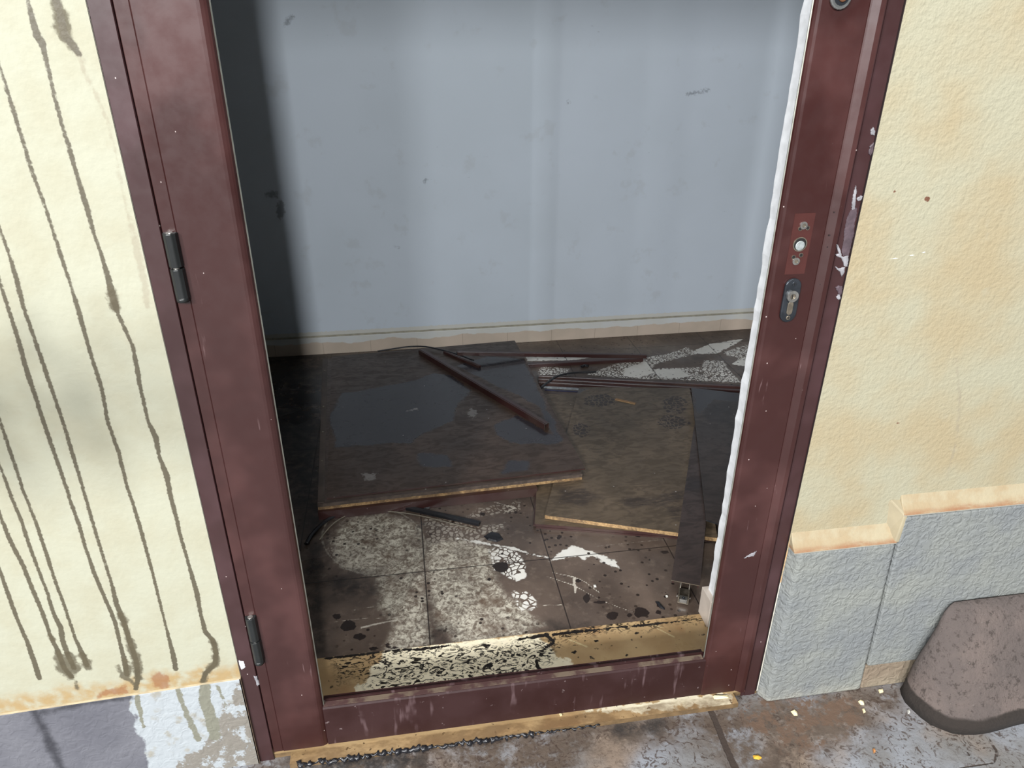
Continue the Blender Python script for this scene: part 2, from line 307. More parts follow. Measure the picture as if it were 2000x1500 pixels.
gm = stone('grey_textured_plinth_paint', lin(112, 115, 116), lin(124, 126, 121), .42, 80); gm_c = gm.b.inputs['Base Color'].links[0].from_socket
gz = gm.xyz()[2]; gm.set('Base Color', gm.mix(gm.mul(gm.st(gm.ma('ADD', gz, gm.mul(gm.noise(25), .06)), .09, .02), .55), gm_c, lin(170, 166, 150)))
base_right = empty('baseboard_right', (.717, -.04, -.03))
tag(base_right, 'stepped grey textured plinth under the rough right-hand wall', 'plinth', kind='structure')
def poly6(name, lo, hi, mat, bev=.003):
    """a block between two rings of four corners (x, y, z)"""
    b = MB(); b.add([(p[0]-.717, p[1]+.04, p[2]+.03) for p in lo+hi], [(0, 1, 2, 3), (4, 7, 6, 5), (0, 4, 5, 1), (1, 5, 6, 2), (2, 6, 7, 3), (3, 7, 4, 0)]); return b.build(name, mat, base_right, bev)
FYp = -.025
poly6('plinth_slab', [(.704, FYp, -.011), (.9185, FYp, -.011), (.9185, -.0, -.011), (.6886, 0, -.011)], [(.702, FYp, .387), (.8985, FYp, .387), (.8985, 0, .387), (.6886, 0, .387)], gm.m, .005)
poly6('plinth_slab', [(.9195, FYp, .057), (2.6, FYp, .062), (2.6, 0, .062), (.9195, 0, .057)], [(.9, FYp, .449), (2.6, FYp, .457), (2.6, 0, .457), (.9, 0, .449)], gm.m, .005)
st = stone('bare_stone', lin(140, 130, 112), lin(120, 106, 90), .4, 60)
poly6('bare_footing', [(.921, -.022, -.0115), (2.6, -.022, -.0115), (2.6, 0, -.0115), (.921, 0, -.0115)], [(.9205, -.018, .052), (2.6, -.018, .055), (2.6, 0, .055), (.9205, 0, .052)], st.m)
lm = T('ledge_cream', .8); lz = lm.xyz()[2]; lc = lm.mix(lm.st(lm.noise(30, 4), .35, .65), lin(156, 145, 120), lin(150, 133, 105))
lr = lm.mul(lm.st(lm.ma('ADD', lz, lm.mul(lm.noise(18, 3), .012)), .020, .009), lm.st(lm.noise(60, 5, .7, lm.sc(lm.pos(), .25, 1, 1)), .36, .6)); lc = lm.mix(lm.mul(lr, .85), lc, lin(132, 86, 56))
lc = lm.mix(lm.st(lz, .0035, .002), lc, lin(150, 148, 138)); lm.set('Base Color', lc); lm.bump(lm.noise(90, 3), .4, .003)
def ledge(x0, x1, z, cut=0.0):
    sec = [(0, 0), (-.0255, 0), (-.0255, .004), (-.019, .009), (-.011, .019), (-.0030, .034), (0, .034)]; n = len(sec)
    b = MB(); b.add([(xx-cut*(yy+.0255)/.0255*(k == 0)*0, yy, zz) for k, xx in enumerate((0, x1-x0)) for yy, zz in sec], [(i, (i+1) % n, n+(i+1) % n, n+i) for i in range(n)]+[tuple(reversed(range(n))), tuple(range(n, 2*n))])
    o = b.build('plaster_ledge', lm.m, base_right, .0015); o.location = (x0-.717, .04, z+.03); return o
ledge(.690, .90, .387); ledge(.899, 2.6, .4505)
b = MB(); b.add([(.0, 0, 0), (.027, 0, 0), (.036, -.0245, 0), (.045, -.0245, 0), (.045, 0, 0), (.010, 0, .085), (.020, -.004, .085), (.040, -.0245, .064), (.047, -.0245, .064), (.047, 0, .085)], [(0, 4, 3, 2, 1), (5, 6, 7, 8, 9), (0, 1, 6, 5), (1, 2, 7, 6), (2, 3, 8, 7), (3, 4, 9, 8), (4, 0, 5, 9)])
o = b.build('ledge_corner', flat('cream_mortar', lin(155, 144, 119), .8, 0, .12, 30, .3), base_right, .002); o.location = (.860-.717, .04, .389+.03)

# ------------------------------------------------------------------ hall shell
HD = 1.9495; TX = .00728; TY = .15436; TS = .33
def wallback_mat():
    m = T('blue_grey_wall_paint', .6); c = m.mix(m.st(m.noise(2.2, 3), .35, .7), lin(205, 215, 226), lin(200, 210, 220))
    c = m.mix(m.mul(m.st(m.noise(11, 5), .6, .72), .25), c, lin(176, 180, 182)); p = m.sc(m.pos(), 1, 1, 3.5)
    s1 = m.mul(m.st(m.noise(26, 5, .7, p), .69, .73), m.st(m.noise(3.1, 2), .53, .6)); c = m.mix(m.mul(s1, .35), c, lin(110, 118, 130))
    c = m.mix(m.mul(m.inside('scuff', .016, 130, .006, 6), .55), c, lin(70, 76, 88)); c = m.mix(m.mul(m.inside('chip', .008, 60, .002), .7), c, lin(205, 200, 186))
    m.set('Base Color', c); m.bump(m.noise(60, 4), .12, .002); return m.m
bm_ = wallback_mat()
XB = spans((-3, -.7, .2), (-.7, 2.0, .012), (2.0, 3.2, .3)); ZB = spans((0, 1.5, .012), (1.5, 2.6, .25))
wall_back, X, Z = gridmesh('wall_back', XB, ZB, lambda u, v: (u, 0*u+HD, v), bm_)
put_attr(wall_back, 'scuff', sd_polys(X, Z, [WP(a, HD) for a in ([(552,48),(566,30),(576,32),(562,50)], blob(548,408,9,22,9,1), blob(531,380,16,7,9,2), blob(831,353,4,5), blob(1110,200,4,3), [(1340,182),(1385,174),(1386,178),(1342,186)], [(770,482),(780,482),(780,484),(770,484)])]))
put_attr(wall_back, 'chip', np.minimum(.081+.022-Z, .06)*-1 + .0 if False else Z-.100)
tag(wall_back, 'blue grey painted back wall of the entrance hall', 'wall', kind='structure')
def plane(name, vs, mat, label, cat='wall'):
    b = MB(); b.add(vs, [(0, 1, 2, 3)]); o = b.build(name, mat); return tag(o, label, cat, kind='structure')
pm2 = flat('blue_grey_paint_plain', lin(176, 188, 204), .65, 0, .06, 3, .02)
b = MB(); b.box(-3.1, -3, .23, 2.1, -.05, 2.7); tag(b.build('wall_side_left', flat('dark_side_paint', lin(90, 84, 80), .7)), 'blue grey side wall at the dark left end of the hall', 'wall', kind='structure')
b = MB(); b.box(3.2, 3.3, .23, 2.1, -.05, 2.7); tag(b.build('wall_side_right', pm2), 'blue grey side wall at the right end of the hall', 'wall', kind='structure')
b = MB(); b.box(-3.1, 3.3, 0, 2.1, 2.6, 2.7); tag(b.build('ceiling', flat('white_ceiling', lin(215, 215, 210), .8)), 'white ceiling of the entrance hall', 'ceiling', kind='structure')
b = MB(); b.box(-3.1, 3.3, HD+.001, HD+.1, -.05, 2.7); b.build('wall_core', pm2, wall_back)
# inner face and right reveal of the doorway
b = MB(); b.box(2.6, 3.3, -.01, .23, 0, 3.2); b.build('wall_extension', pm2, wall_right)
b = MB(); zz = list(np.arange(.079, 2.16, .022)); rr = random.Random(3)
xs = [.6675+rr.uniform(-.0018, .002)+.0008*math.sin(z*9) for z in zz]
for i in range(len(zz)-1):
    b.add([(xs[i], .229, zz[i]), (xs[i+1], .229, zz[i+1]), (.69, .229, zz[i+1]), (.69, .229, zz[i]), (xs[i], .225, zz[i]), (xs[i+1], .225, zz[i+1]), (.672, .035, zz[i+1]), (.672, .035, zz[i])], [(0, 1, 2, 3), (0, 4, 5, 1), (4, 7, 6, 5)])
b.build('reveal', flat('white_reveal_plaster', lin(226, 228, 230), .75, 0, .12, 50, .5), wall_right)

# skirting
sk = T('beige_skirting_tile', .45); x, y, z = sk.xyz()
sc1 = sk.mix(sk.st(sk.noise(8, 3), .35, .65), lin(206, 190, 174), lin(196, 182, 166))
jn = sk.ma('ABSOLUTE', sk.ma('SUBTRACT', sk.ma('FRACT', sk.ma('DIVIDE', sk.ma('ADD', x, 9.155), .2)), .5)); sc1 = sk.mix(sk.mul(sk.st(jn, .494, .497), .6), sc1, lin(140, 122, 104))
sc1 = sk.mix(sk.st(sk.ma('ADD', z, sk.mul(sk.ma('SUBTRACT', sk.noise(7, 4), .5), .06)), .052, .056), sc1, sk.mix(sk.noise(9), lin(206, 203, 190), lin(214, 220, 226)))
sk.set('Base Color', sc1); sk.bump(sk.noise(120), .1, .001)
b = MB(); b.box(-3, 3.2, HD-.011, HD-.0005, 0, .0785); o = b.build('baseboard_back', sk.m, None, .0015); tag(o, 'beige tile skirting smeared with white paint along the back wall', 'skirting', kind='structure')
b = MB(); b.add([(-3, HD-.011, .0785), (3.2, HD-.011, .0785), (3.2, HD-.001, .0835), (-3, HD-.001, .0835)], [(0, 1, 2, 3)]); b.build('grout_lip', flat('lip_mortar', lin(170, 165, 148), .8), o)
b = MB(); b.box(.655, .70, .186, .2385, .001, .079); o = b.build('baseboard_reveal', flat('pale_tile', lin(200, 188, 176), .4, 0, .1, 20, .1), None, .001); tag(o, 'single pale skirting tile on the right door reveal', 'skirting', kind='structure')

# ------------------------------------------------------------------ hall floor
def floor_mat():
    m = T('dirty_tile_floor', .45); x, y, z = m.xyz()
    mud = m.mix(m.st(m.noise(5, 4), .3, .7), lin(98, 84, 74), lin(70, 59, 52)); mud = m.mix(m.mul(m.st(m.noise(34, 5, .7), .5, .75), .55), mud, lin(120, 106, 94))
    wh = m.mix(m.noise(25, 4), lin(198, 194, 184), lin(218, 216, 210))
    # footprints and dried silt: cells with dark seams
    wv = m.n.new('ShaderNodeVectorMath'); wv.operation = 'ADD'; m.L.new(m.pos(), wv.inputs[0]); nq = m.n.new('ShaderNodeTexNoise'); nq.inputs['Scale'].default_value = 14; m.L.new(m.pos(), nq.inputs['Vector'])
    sv = m.n.new('ShaderNodeVectorMath'); sv.operation = 'SCALE'; sv.inputs['Scale'].default_value = .05; m.L.new(nq.outputs['Color'], sv.inputs[0]); m.L.new(sv.outputs[0], wv.inputs[1])
    ce = m.voro(72, 'DISTANCE_TO_EDGE', wv.outputs[0], rnd=.9); cell = m.st(ce, .09, .17)
    sil = m.inside('silt', .035, 22, .018, 6); fn = m.noise(75, 8, .78, None, .9); big = m.noise(9, 5, .65)
    siltc = m.mix(m.st(fn, .40, .60), lin(98, 87, 76), lin(192, 186, 170)); siltc = m.mix(m.mul(m.st(m.noise(34, 6, .7, None, 1.8), .50, .62), .6), siltc, lin(96, 82, 70))
    siltc = m.mix(m.mul(m.st(big, .48, .68), .85), siltc, lin(84, 66, 52)); c = m.mix(m.mul(sil, m.st(m.noise(14, 5, .6), .3, .5, .45, 1.0)), mud, siltc)
    ringm = m.inside('ring', .003, 60, .0015); c = m.mix(m.mul(ringm, .4), c, lin(180, 175, 160))
    gh = m.mul(m.inside('ghost', .02, 40, .006), cell); c = m.mix(m.mul(gh, .45), c, lin(186, 178, 164))
    ck = m.mul(m.inside('cells', .014, 40, .003), m.st(m.ma('ADD', ce, m.mul(m.ma('SUBTRACT', m.noise(60),   .5), .16)), .08, .14)); c = m.mix(ck, c, wh)
    c = m.mix(m.inside('clean', .016, 42, .002, 6), c, wh)
    c = m.mix(m.mul(m.inside('scratch', .002, 120, .0008), .75), c, lin(196, 188, 174))
    so = m.mul(m.inside('soot_shade', .05, 14, .05), m.st(m.noise(30, 5, .7), .25, .6)); c = m.mix(m.mul(so, .93), c, lin(30, 26, 24))
    sp = m.voro(60); spr = m.xyz(m.voro(60, out='Color'))[0]; dots = m.mul(m.st(sp, .3, .22), m.mul(m.st(spr, .58, .6), m.st(m.noise(4, 3), .42, .55))); c = m.mix(dots, c, lin(40, 31, 26))
    sp2 = m.st(m.noise(85, 4, .7, None, 1.5), .68, .72); c = m.mix(m.mul(sp2, m.st(m.noise(6, 3), .45, .6)), c, lin(36, 28, 24))
    fk = m.inside('flake', .006, 90, .0008); c = m.mix(fk, c, lin(38, 30, 27))
    jx = m.ma('ABSOLUTE', m.ma('SUBTRACT', m.ma('FRACT', m.ma('DIVIDE', m.ma('ADD', x, -TX+33.165), TS)), .5))
    jy = m.ma('ABSOLUTE', m.ma('SUBTRACT', m.ma('FRACT', m.ma('DIVIDE', m.ma('ADD', y, -TY+33.165), TS)), .5))
    # joints sit where the fraction is one half
    j = m.mx(m.st(jx, .0055, .0035), m.st(jy, .0055, .0035)); c = m.mix(m.mul(j, .9), c, lin(34, 27, 24))
    m.set('Base Color', c); wet = m.st(m.noise(3, 3), .4, .6, .22, .5); m.set('Roughness', m.mx(m.mul(sil, .6), wet))
    m.bump(m.ma('SUBTRACT', m.mul(m.noise(70, 4), .3), j), .35, .002); return m.m
XF = spans((-3, -.65, .1), (-.65, 1.55, .0045), (1.55, 3.2, .15)); YF = spans((.231, 1.95, .0045))
floor, X, Y = gridmesh('floor', XF, YF, lambda u, v: (u, v, 0*u), floor_mat())
c5 = lambda *p: FP(crop(p, 950, 600)); c6 = lambda *p: FP(crop(p, 550, 950)); c7 = lambda *p: FP(crop(p, 950, 950))
l6 = lambda *p: FLn(crop(p, 550, 950)); l7 = lambda *p: FLn(crop(p, 950, 950))
cellp = [c5((335,385),(540,400),(520,445),(340,440)), c5((650,440),(760,400),(900,345),(1180,305),(1300,262),(1400,300),(1300,320),(1100,370),(1080,400),(1250,395),(1400,390),(1420,345),(1560,370),(1600,450),(1650,490),(1300,475),(900,460)),
         c5((1530,300),(1700,240),(1700,380),(1620,370),(1640,330)), c5((1430,345),(1540,350),(1590,420),(1660,490),(1400,470)),
         c6((1340,410),(1420,395),(1540,430),(1580,500),(1590,600),(1500,610),(1450,570),(1380,540)), c6((1500,680),(1590,690),(1660,740),(1650,800),(1560,810),(1520,750))]
ghost = [c6((930,200),(1100,220),(1280,260),(1450,240),(1430,320),(1300,400),(1080,390),(950,360)), c6((1290,140),(1560,100),(1540,160),(1200,210)), c6((300,400),(620,420),(620,560),(420,540))]
clean = [c5((1340,292),(1450,240),(1680,205),(1600,250),(1500,300),(1380,305)), c5((260,325),(700,325),(560,345),(270,350)), c7((410,490),(470,430),(540,390),(600,395),(700,430),(830,480),(880,538),(790,508),(690,450),(640,475),(600,450),(500,470)),
         c5((900,400),(1040,350),(1090,430),(1000,455),(890,450)), c5((1090,405),(1250,400),(1330,450),(1200,465),(1110,450)), c5((1590,370),(1680,330),(1690,385)), c6((1500,585),(1590,560),(1592,605),(1530,615))]
silt = [c6((300,330),(420,220),(650,180),(880,230),(920,400),(930,560),(640,590),(400,520)), c6((930,370),(1100,350),(1350,390),(1390,560),(1430,700),(1560,770),(1680,900),(1560,985),(1150,1030),(1010,900),(960,700),(940,560)), c6((620,600),(930,570),(960,1040),(700,1080),(720,880),(640,760))]
th = [2*math.pi*i/28 for i in range(29)]
ringl = [[tuple(fl(550+.3*(600+335*math.cos(t)+40*math.sin(t)), 950+.3*(355+228*math.sin(t)), 0)[:2])+(.0022,) for t in th]]
clean_l = [l6((1150,340,3),(1360,378,7),(1500,400,8),(1620,440,7),(1735,465,6))]
scr = [l6((520,920,7),(640,890,6),(760,870,4)), l6((300,890,2),(520,860,2),(820,855,2)), l6((470,805,2),(640,775,2)), l7((390,585,3),(560,640,5),(740,740,3),(900,800,3)), l7((430,560,3),(570,590,6),(640,620,4),(740,695,4)), l7((570,600,8),(580,690,6)), l7((700,390,2),(1150,345,2)), l7((410,460,2),(700,420,2)), l7((370,775,4),(490,770,3)), l6((1380,100,5),(1520,140,6),(1450,170,3)), l7((1040,850,3),(900,800,3))]
soot_shade = [c6((120,380),(270,380),(300,1100),(200,1110)), c6((960,960),(1060,930),(1130,960),(1100,1030),(980,1050)), c7((330,930),(430,890),(620,900),(600,960),(350,985)), c6((140,50),(350,150),(280,300),(160,340)), c6((280,560),(600,590),(620,720),(300,740)), c6((60,-60),(350,-130),(300,150),(100,120)),
        FP([(500,690),(640,690),(640,1000),(560,1000)]), c6((1200,0),(1650,30),(1650,90),(900,110),(950,60))]  # dark smudges, plus painted shade beside the left stile and at the left end
flk = [c6(*blob(*a)) for a in ((435,910,55,38,9,1),(510,980,42,26,9,2),(360,850,28,22,7,3),(600,1055,30,12,7,4),(690,1030,24,10,7,5),(720,1050,40,10,7,6),(1430,525,60,32,9,7),(1350,605,12,10,8,8),(1310,180,24,14,5,9),(1525,170,12,9,7,1))] + \
      [c7(*blob(*a)) for a in ((822,840,42,30,9,1),(1010,820,52,36,9,2),(932,835,22,14,8,3),(655,730,24,36,8,4),(740,755,40,12,8,5),(1120,818,22,13,8,6),(598,615,22,13,8,7),(1160,428,32,12,7,8),(475,330,18,14,9,9),(380,350,10,12,7,1),(800,395,12,9,7,2),(1058,478,10,8,7,3),(990,322,26,8,7,4),(960,410,12,6,6,5))] + [c7((1095,745),(1120,755),(1165,800),(1150,805),(1110,780))]
for nm, arr in (('silt', sd_polys(X, Y, silt)), ('ring', sd_lines(X, Y, ringl)), ('ghost', sd_polys(X, Y, ghost)), ('cells', sd_polys(X, Y, cellp)), ('clean', np.minimum(sd_polys(X, Y, clean), sd_lines(X, Y, clean_l))),
                ('scratch', sd_lines(X, Y, scr)), ('soot_shade', sd_polys(X, Y, soot_shade)), ('flake', sd_polys(X, Y, flk))): put_attr(floor, nm, arr)
tag(floor, 'muddy white-stained tiled floor of the hall', 'floor', kind='structure')

# threshold slab
def sill_mat():
    m = T('stained_marble_sill', .4); x, y, z = m.xyz(); c = m.mix(m.st(m.noise(10, 4), .3, .7), lin(190, 162, 120), lin(168, 138, 98)); c = m.mix(m.mul(m.st(m.noise(6, 3), .55, .68), .6), c, lin(148, 106, 66))
    c = m.mix(m.inside('pale', .03, 40, .004), c, m.mix(m.noise(60), lin(250, 240, 214), lin(232, 220, 186)))
    sw = m.noise(48, 5, .62, m.sc(m.pos(), .8, 1.5, 1), 2.6); c = m.mix(m.mul(m.inside('marks', .05, 20, .02), m.st(sw, .50, .55)), c, lin(34, 28, 22))
    c = m.mix(m.mul(m.st(m.noise(70, 3), .64, .69), .85), c, lin(44, 34, 24)); c = m.mix(m.inside('flake', .008, 80, .001), c, lin(30, 25, 22)); c = m.mix(m.mul(m.inside('scratch', .002, 100, .001), .8), c, lin(214, 196, 150))
    out = m.st(m.ma('ADD', y, m.mul(m.ma('SUBTRACT', m.noise(20), .5), .012)), .003, -.004); c = m.mix(m.mul(out, m.st(m.noise(24, 5, .7, m.sc(m.pos(), .5, 1, 1)), .32, .6, .35, .8)), c, lin(96, 74, 50))
    m.set('Base Color', c); m.set('Roughness', m.st(m.noise(12), .3, .7, .25, .5)); m.bump(m.noise(60, 4), .2, .002); return m.m
sm_ = sill_mat()
XS = spans((-.42, .70, .003)); YS = spans((-.026, .2305, .003))
sill, X, Y = gridmesh('trim_1', XS, YS, lambda u, v: (u, v, 0*u+.0005), sm_, skip=lambda x, y: ((x > .6375) | (x < -.276)) & (y < .002))
s4 = lambda *p: FP(crop(p, 400, 1150)); s5 = lambda *p: FP(crop(p, 900, 1150))
put_attr(sill, 'pale', sd_polys(X, Y, [s5((-500,400),(0,340),(500,300),(600,400),(640,440),(760,520),(300,600),(-700,700)), s5((800,800),(1500,690),(1760,690),(1750,760),(1200,800))]))
put_attr(sill, 'marks', sd_polys(X, Y, [s4((850,430),(1200,400),(2300,330),(2230,450),(2150,600),(1150,720),(1000,560),(850,620)), s5((560,260),(1500,190),(1560,200),(900,290),(600,330))])-.004)
put_attr(sill, 'flake', np.minimum(sd_lines(X, Y, [FLn(crop([(780,455,8),(1000,430,10),(1200,405,6),(1400,395,9),(1600,370,7)], 400, 1150)), FLn(crop([(380,330,8),(560,300,14),(600,350,10),(560,380,9)], 900, 1150)), FLn(crop([(600,300,9),(760,280,12),(1000,255,5),(1180,240,9),(1400,215,4),(1550,195,4)], 900, 1150)), FLn(crop([(0,600,8),(250,560,12),(330,550,8)], 900, 1150)), FLn(crop([(490,470,9),(500,510,10),(540,540,8)], 900, 1150))]),
         sd_polys(X, Y, [s5(*blob(*a)) for a in ((740,412,20,8,7,1),(845,445,12,14,7,2),(1078,435,10,12,7,3),(880,340,14,8,7,4),(910,365,14,6,7,5),(1150,290,18,8,7,6),(190,505,20,16,8,7),(350,395,14,10,8,8),(165,370,26,14,8,9))])))
put_attr(sill, 'scratch', sd_lines(X, Y, [FLn(crop([(700,330,4),(820,378,6)], 900, 1150)), FLn(crop([(1280,260,4),(1390,315,5)], 900, 1150)), FLn(crop([(1240,235,3),(1320,255,3)], 900, 1150))]))
tag(sill, 'ochre stained stone threshold with black tar marks in the doorway', 'threshold', kind='structure')
b = MB(); b.box(-.276, .6375, -.026, .002, -.031, .0); b.box(-.42, .7, .002, .23, -.031, .0); b.build('slab_edge', flat('ochre_sill_edge', lin(112, 90, 62), .6, 0, .35, 50, .4), sill)
# tar bead along the outer edge
b = MB(); pts = []; rad = []; r = random.Random(5); n = 150
for i in range(n):
    t = i/(n-1); x = -.262+.60*t; amp = 1 if t < .82 else .6
    pts.append((x, -.0275+r.uniform(-.0035, .004)*amp, -.004-.003*t+r.uniform(-.002, .003))); rad.append(max(.0012, (.0048+r.uniform(-.003, .0025))*(1.0 if t < .8 else .45)))
b.tube(pts, rad, 7); o = b.build('tar_bead', flat('glossy_black_tar', lin(34, 34, 38), .22, 0, .4, 200, .6)); tag(o, 'lumpy glossy black tar bead along the outer edge of the threshold', 'sealant')

# ------------------------------------------------------------------ pavement
def pave_mat():
    m = T('worn_concrete_pavement', .7); n = m.noise(7, 5); c = m.mix(m.st(n, .35, .65), lin(112, 110, 108), lin(134, 137, 143)); c = m.mix(m.st(m.noise(4, 4), .5, .7), c, lin(128, 112, 98))
    near = m.inside('grime', .05, 16, .04); c = m.mix(m.mul(near, m.st(m.noise(22, 6, .7), .3, .55)), c, m.mix(m.noise(40, 4), lin(100, 86, 75), lin(62, 52, 44)))
    sp = m.mul(m.st(m.noise(60, 6, .72, None, 1.6), .53, .59), m.st(m.noise(6, 4), .34, .54)); c = m.mix(m.mul(sp, .85), c, lin(62, 48, 40))
    c = m.mix(m.mul(m.inside('soot_shade', .03, 20, .02), m.st(m.noise(40, 5, .7), .3, .6)), c, lin(42, 38, 36)); c = m.mix(m.mul(m.inside('mud', .04, 24, .02), m.st(m.noise(34, 6, .75), .46, .56)), c, lin(96, 76, 62))
    c = m.mix(m.inside('joint', .003, 80, .001), c, lin(58, 48, 42)); m.set('Base Color', c); m.bump(m.ma('SUBTRACT', m.noise(70, 5, .6), m.inside('joint', .003, 80, .001)), .5, .004); return m.m
XV = spans((-6, -1, 1), (-1, 1.9, .006), (1.9, 7, .9)); YV = spans((-9, -.5, .8), (-.5, .03, .006)); PZ = -.012
pave, X, Y = gridmesh('pavement', XV, YV, lambda u, v: (u, v, 0*u+PZ), pave_mat())
p = lambda *q: FP(q, PZ)
put_attr(pave, 'grime', sd_polys(X, Y, [p((500,1470),(900,1420),(1400,1380),(1500,1360),(1780,1330),(1760,1400),(1600,1480),(1560,1600),(1350,1440),(1150,1480),(1100,1600),(480,1600))]))
put_attr(pave, 'soot_shade', sd_polys(X, Y, [p((560,1480),(700,1450),(820,1440),(840,1500),(600,1520)), p((1180,1410),(1300,1400),(1290,1440),(1200,1440))]))
put_attr(pave, 'mud', sd_polys(X, Y, [p((1440,1370),(1640,1350),(1700,1380),(1640,1450),(1560,1470),(1450,1420)), p((1620,1370),(1680,1360),(1670,1430),(1630,1440))]))
put_attr(pave, 'joint', sd_lines(X, Y, [FLn([(1372,1360,6),(1392,1395,7),(1412,1445,7),(1438,1505,8),(1470,1600,8)], PZ, .0009), FLn([(1930,1440,1.5),(1948,1470,3),(1940,1490,1.5),(1870,1500,1.5)], PZ, .0009), FLn([(1882,1440,1.2),(1893,1478,1.8)], PZ, .0009)]))
tag(pave, 'grimy grey concrete pavement in front of the door', 'pavement', kind='structure')

# ------------------------------------------------------------------ door frame
fr = empty('trim_2', (-.3355, 0, -.03)); tag(fr, 'fixed maroon metal door frame around the broken door', 'door frame', kind='structure')
ZF0, ZF1 = .0, 2.19
def fx(poly): return [(x+.3355, y) for x, y in poly]
b = MB(); b.prism(fx([(-.3355, .0), (-.3345, -.0015), (-.3095, -.0015), (-.3085, .0), (-.3085, .05), (-.3355, .05)]), -.004, ZF1); b.build('jamb', M['maroon_frame'], fr)
b = MB(); b.prism(fx([(.6555, .05), (.6555, .002), (.6575, .0), (.661, .0), (.6615, .0012), (.6635, .0012), (.664, .0), (.687, .0), (.6884, .0015), (.6884, .05)]), .014, ZF1); b.build('jamb', M['maroon_frame'], fr)
b = MB(); b.box(0, 1.0239, 0, .05, 2.13, ZF1); b.build('head', M['maroon_frame'], fr, .001)
b = MB(); b.box(.0275, .031, .008, .05, 0, 2.13); b.box(.985, .993, .008, .05, .03, 2.13); b.build('rebate', M['groove'], fr)
# plaster smears and bare patches on the right jamb
def smear(pts, name='plaster_smear', mat=None, y=-.0005, t=.0016, parent=fr, off=(.3355, 0, .03)):
    rj = random.Random(int(pts[0][0]*13)); fine = []
    for i in range(len(pts)):
        (u0, v0), (u1, v1) = pts[i], pts[(i+1) % len(pts)]; k = max(1, int(math.hypot(u1-u0, v1-v0)/2.2))
        fine += [(u0+(u1-u0)*j/k+rj.uniform(-1, 1)*(.9 if j else .3), v0+(v1-v0)*j/k+rj.uniform(-1, 1)*(.9 if j else .3)) for j in range(k)]
    P = [(wl(u, v, y)[0]+off[0], wl(u, v, y)[2]+off[2]) for u, v in fine]
    cx = sum(a for a, _ in P)/len(P); cz = sum(c for _, c in P)/len(P); n = len(P); b = MB()
    vs = [(a, y+.001+off[1], c) for a, c in P]+[(a, y-t*.5+off[1], c) for a, c in P]+[(cx+(a-cx)*.7, y-t+off[1], cz+(c-cz)*.7) for a, c in P]
    fs = [(i, (i+1) % n, n+(i+1) % n, n+i) for i in range(n)]+[(n+i, n+(i+1) % n, 2*n+(i+1) % n, 2*n+i) for i in range(n)]+[tuple(range(2*n, 3*n))]
    return b.add(vs, fs).build(name, mat or M['smear'], parent)
M['smear'] = flat('old_plaster_smear', lin(142, 140, 144), .7, 0, .3, 90, .6); M['bare'] = flat('scraped_paint_patch', lin(84, 70, 76), .55, 0, .35, 80, .4)
q = lambda *p: [(1400+a*.2, 350+c*.2) for a, c in p]
smear(q((1330,270),(1365,280),(1370,330),(1345,420),(1340,520),(1310,640),(1290,740),(1235,750),(1222,700),(1240,600),(1245,500),(1265,400),(1290,330)), mat=M['bare'], t=.0006)
smear(q((1355,60),(1362,110),(1352,200),(1345,290),(1320,300),(1318,240),(1338,120)))
smear(q((1365,190),(1400,160),(1422,170),(1408,205),(1380,212)))
smear(q((1165,635),(1180,640),(1200,690),(1215,760),(1285,745),(1275,850),(1245,850),(1215,770),(1165,748),(1160,735),(1190,725)))
smear(q((1155,850),(1190,870),(1250,860),(1245,900),(1220,950),(1200,900),(1170,880)))
smear(q((1155,1055),(1190,1035),(1225,1045),(1222,1100),(1200,1150),(1180,1100)), mat=M['bare'])
smear(q((1165,1150),(1200,1110),(1205,1170),(1185,1175)))
smear([(1700,255),(1705,248),(1709,256),(1708,264),(1701,263)]); smear([(1699,285),(1706,278),(1705,297),(1700,304),(1696,298)], mat=M['bare'])
smear([(466,1288),(476,1290),(480,1302),(473,1308),(469,1302)], mat=M['sealant']); smear([(495,1318),(502,1320),(507,1336),(503,1340)], mat=M['smear'])

# ------------------------------------------------------------------ door leaf
leaf = empty('door_1', (-.3065, 0, .012)); tag(leaf, 'maroon metal door leaf with its lower infill panel knocked out', 'door', kind='structure')
ox = .3065; zb = 0.0; zt = 2.11
sh = lambda poly: [(x+ox, y) for x, y in poly]
b = MB(); b.prism(sh([(-.3065, .03), (-.3065, -.002), (-.3055, -.0035), (-.2895, -.0035), (-.2885, -.0028), (-.2875, -.0045), (-.2155, -.0045), (-.2115, -.0040), (-.2075, -.002), (-.2045, .0), (-.2020, .004), (-.2045, .010), (-.209, .03)]), zb, zt, smooth=False); b.build('hinge_stile', M['maroon'], leaf)
b = MB(); b.prism(sh([(-.2022, .0030), (-.2006, .0040), (-.2008, .0062), (-.2026, .0062)]), .1, zt-.1); b.build('bead_edge', flat('bare_aluminium_edge', lin(150, 150, 140), .4, .7), leaf)
b = MB(); b.prism(sh([(.576, .03), (.5665, .012), (.5590, .0035), (.5600, .0), (.5625, -.0035), (.5665, -.0045), (.6345, -.0045), (.6365, -.0035), (.6385, -.0045), (.6475, -.0105), (.6545, -.0108), (.6550, -.0075), (.6550, .03)]), zb+.0, zt); ls = b.build('lock_stile', M['maroon'], leaf)
b = MB(); b.prism(sh([(.5578, .0040), (.5592, .0030), (.5596, .0062), (.5584, .0062)]), .1, zt-.1); b.build('bead_edge', bpy.data.materials['bare_aluminium_edge'], leaf)
m = T('dusty_maroon_rail', .42, 0, .32); x, y, z = m.xyz(); c = m.mix(m.st(m.noise(9, 4), .35, .65), lin(42, 22, 21), lin(52, 33, 33))
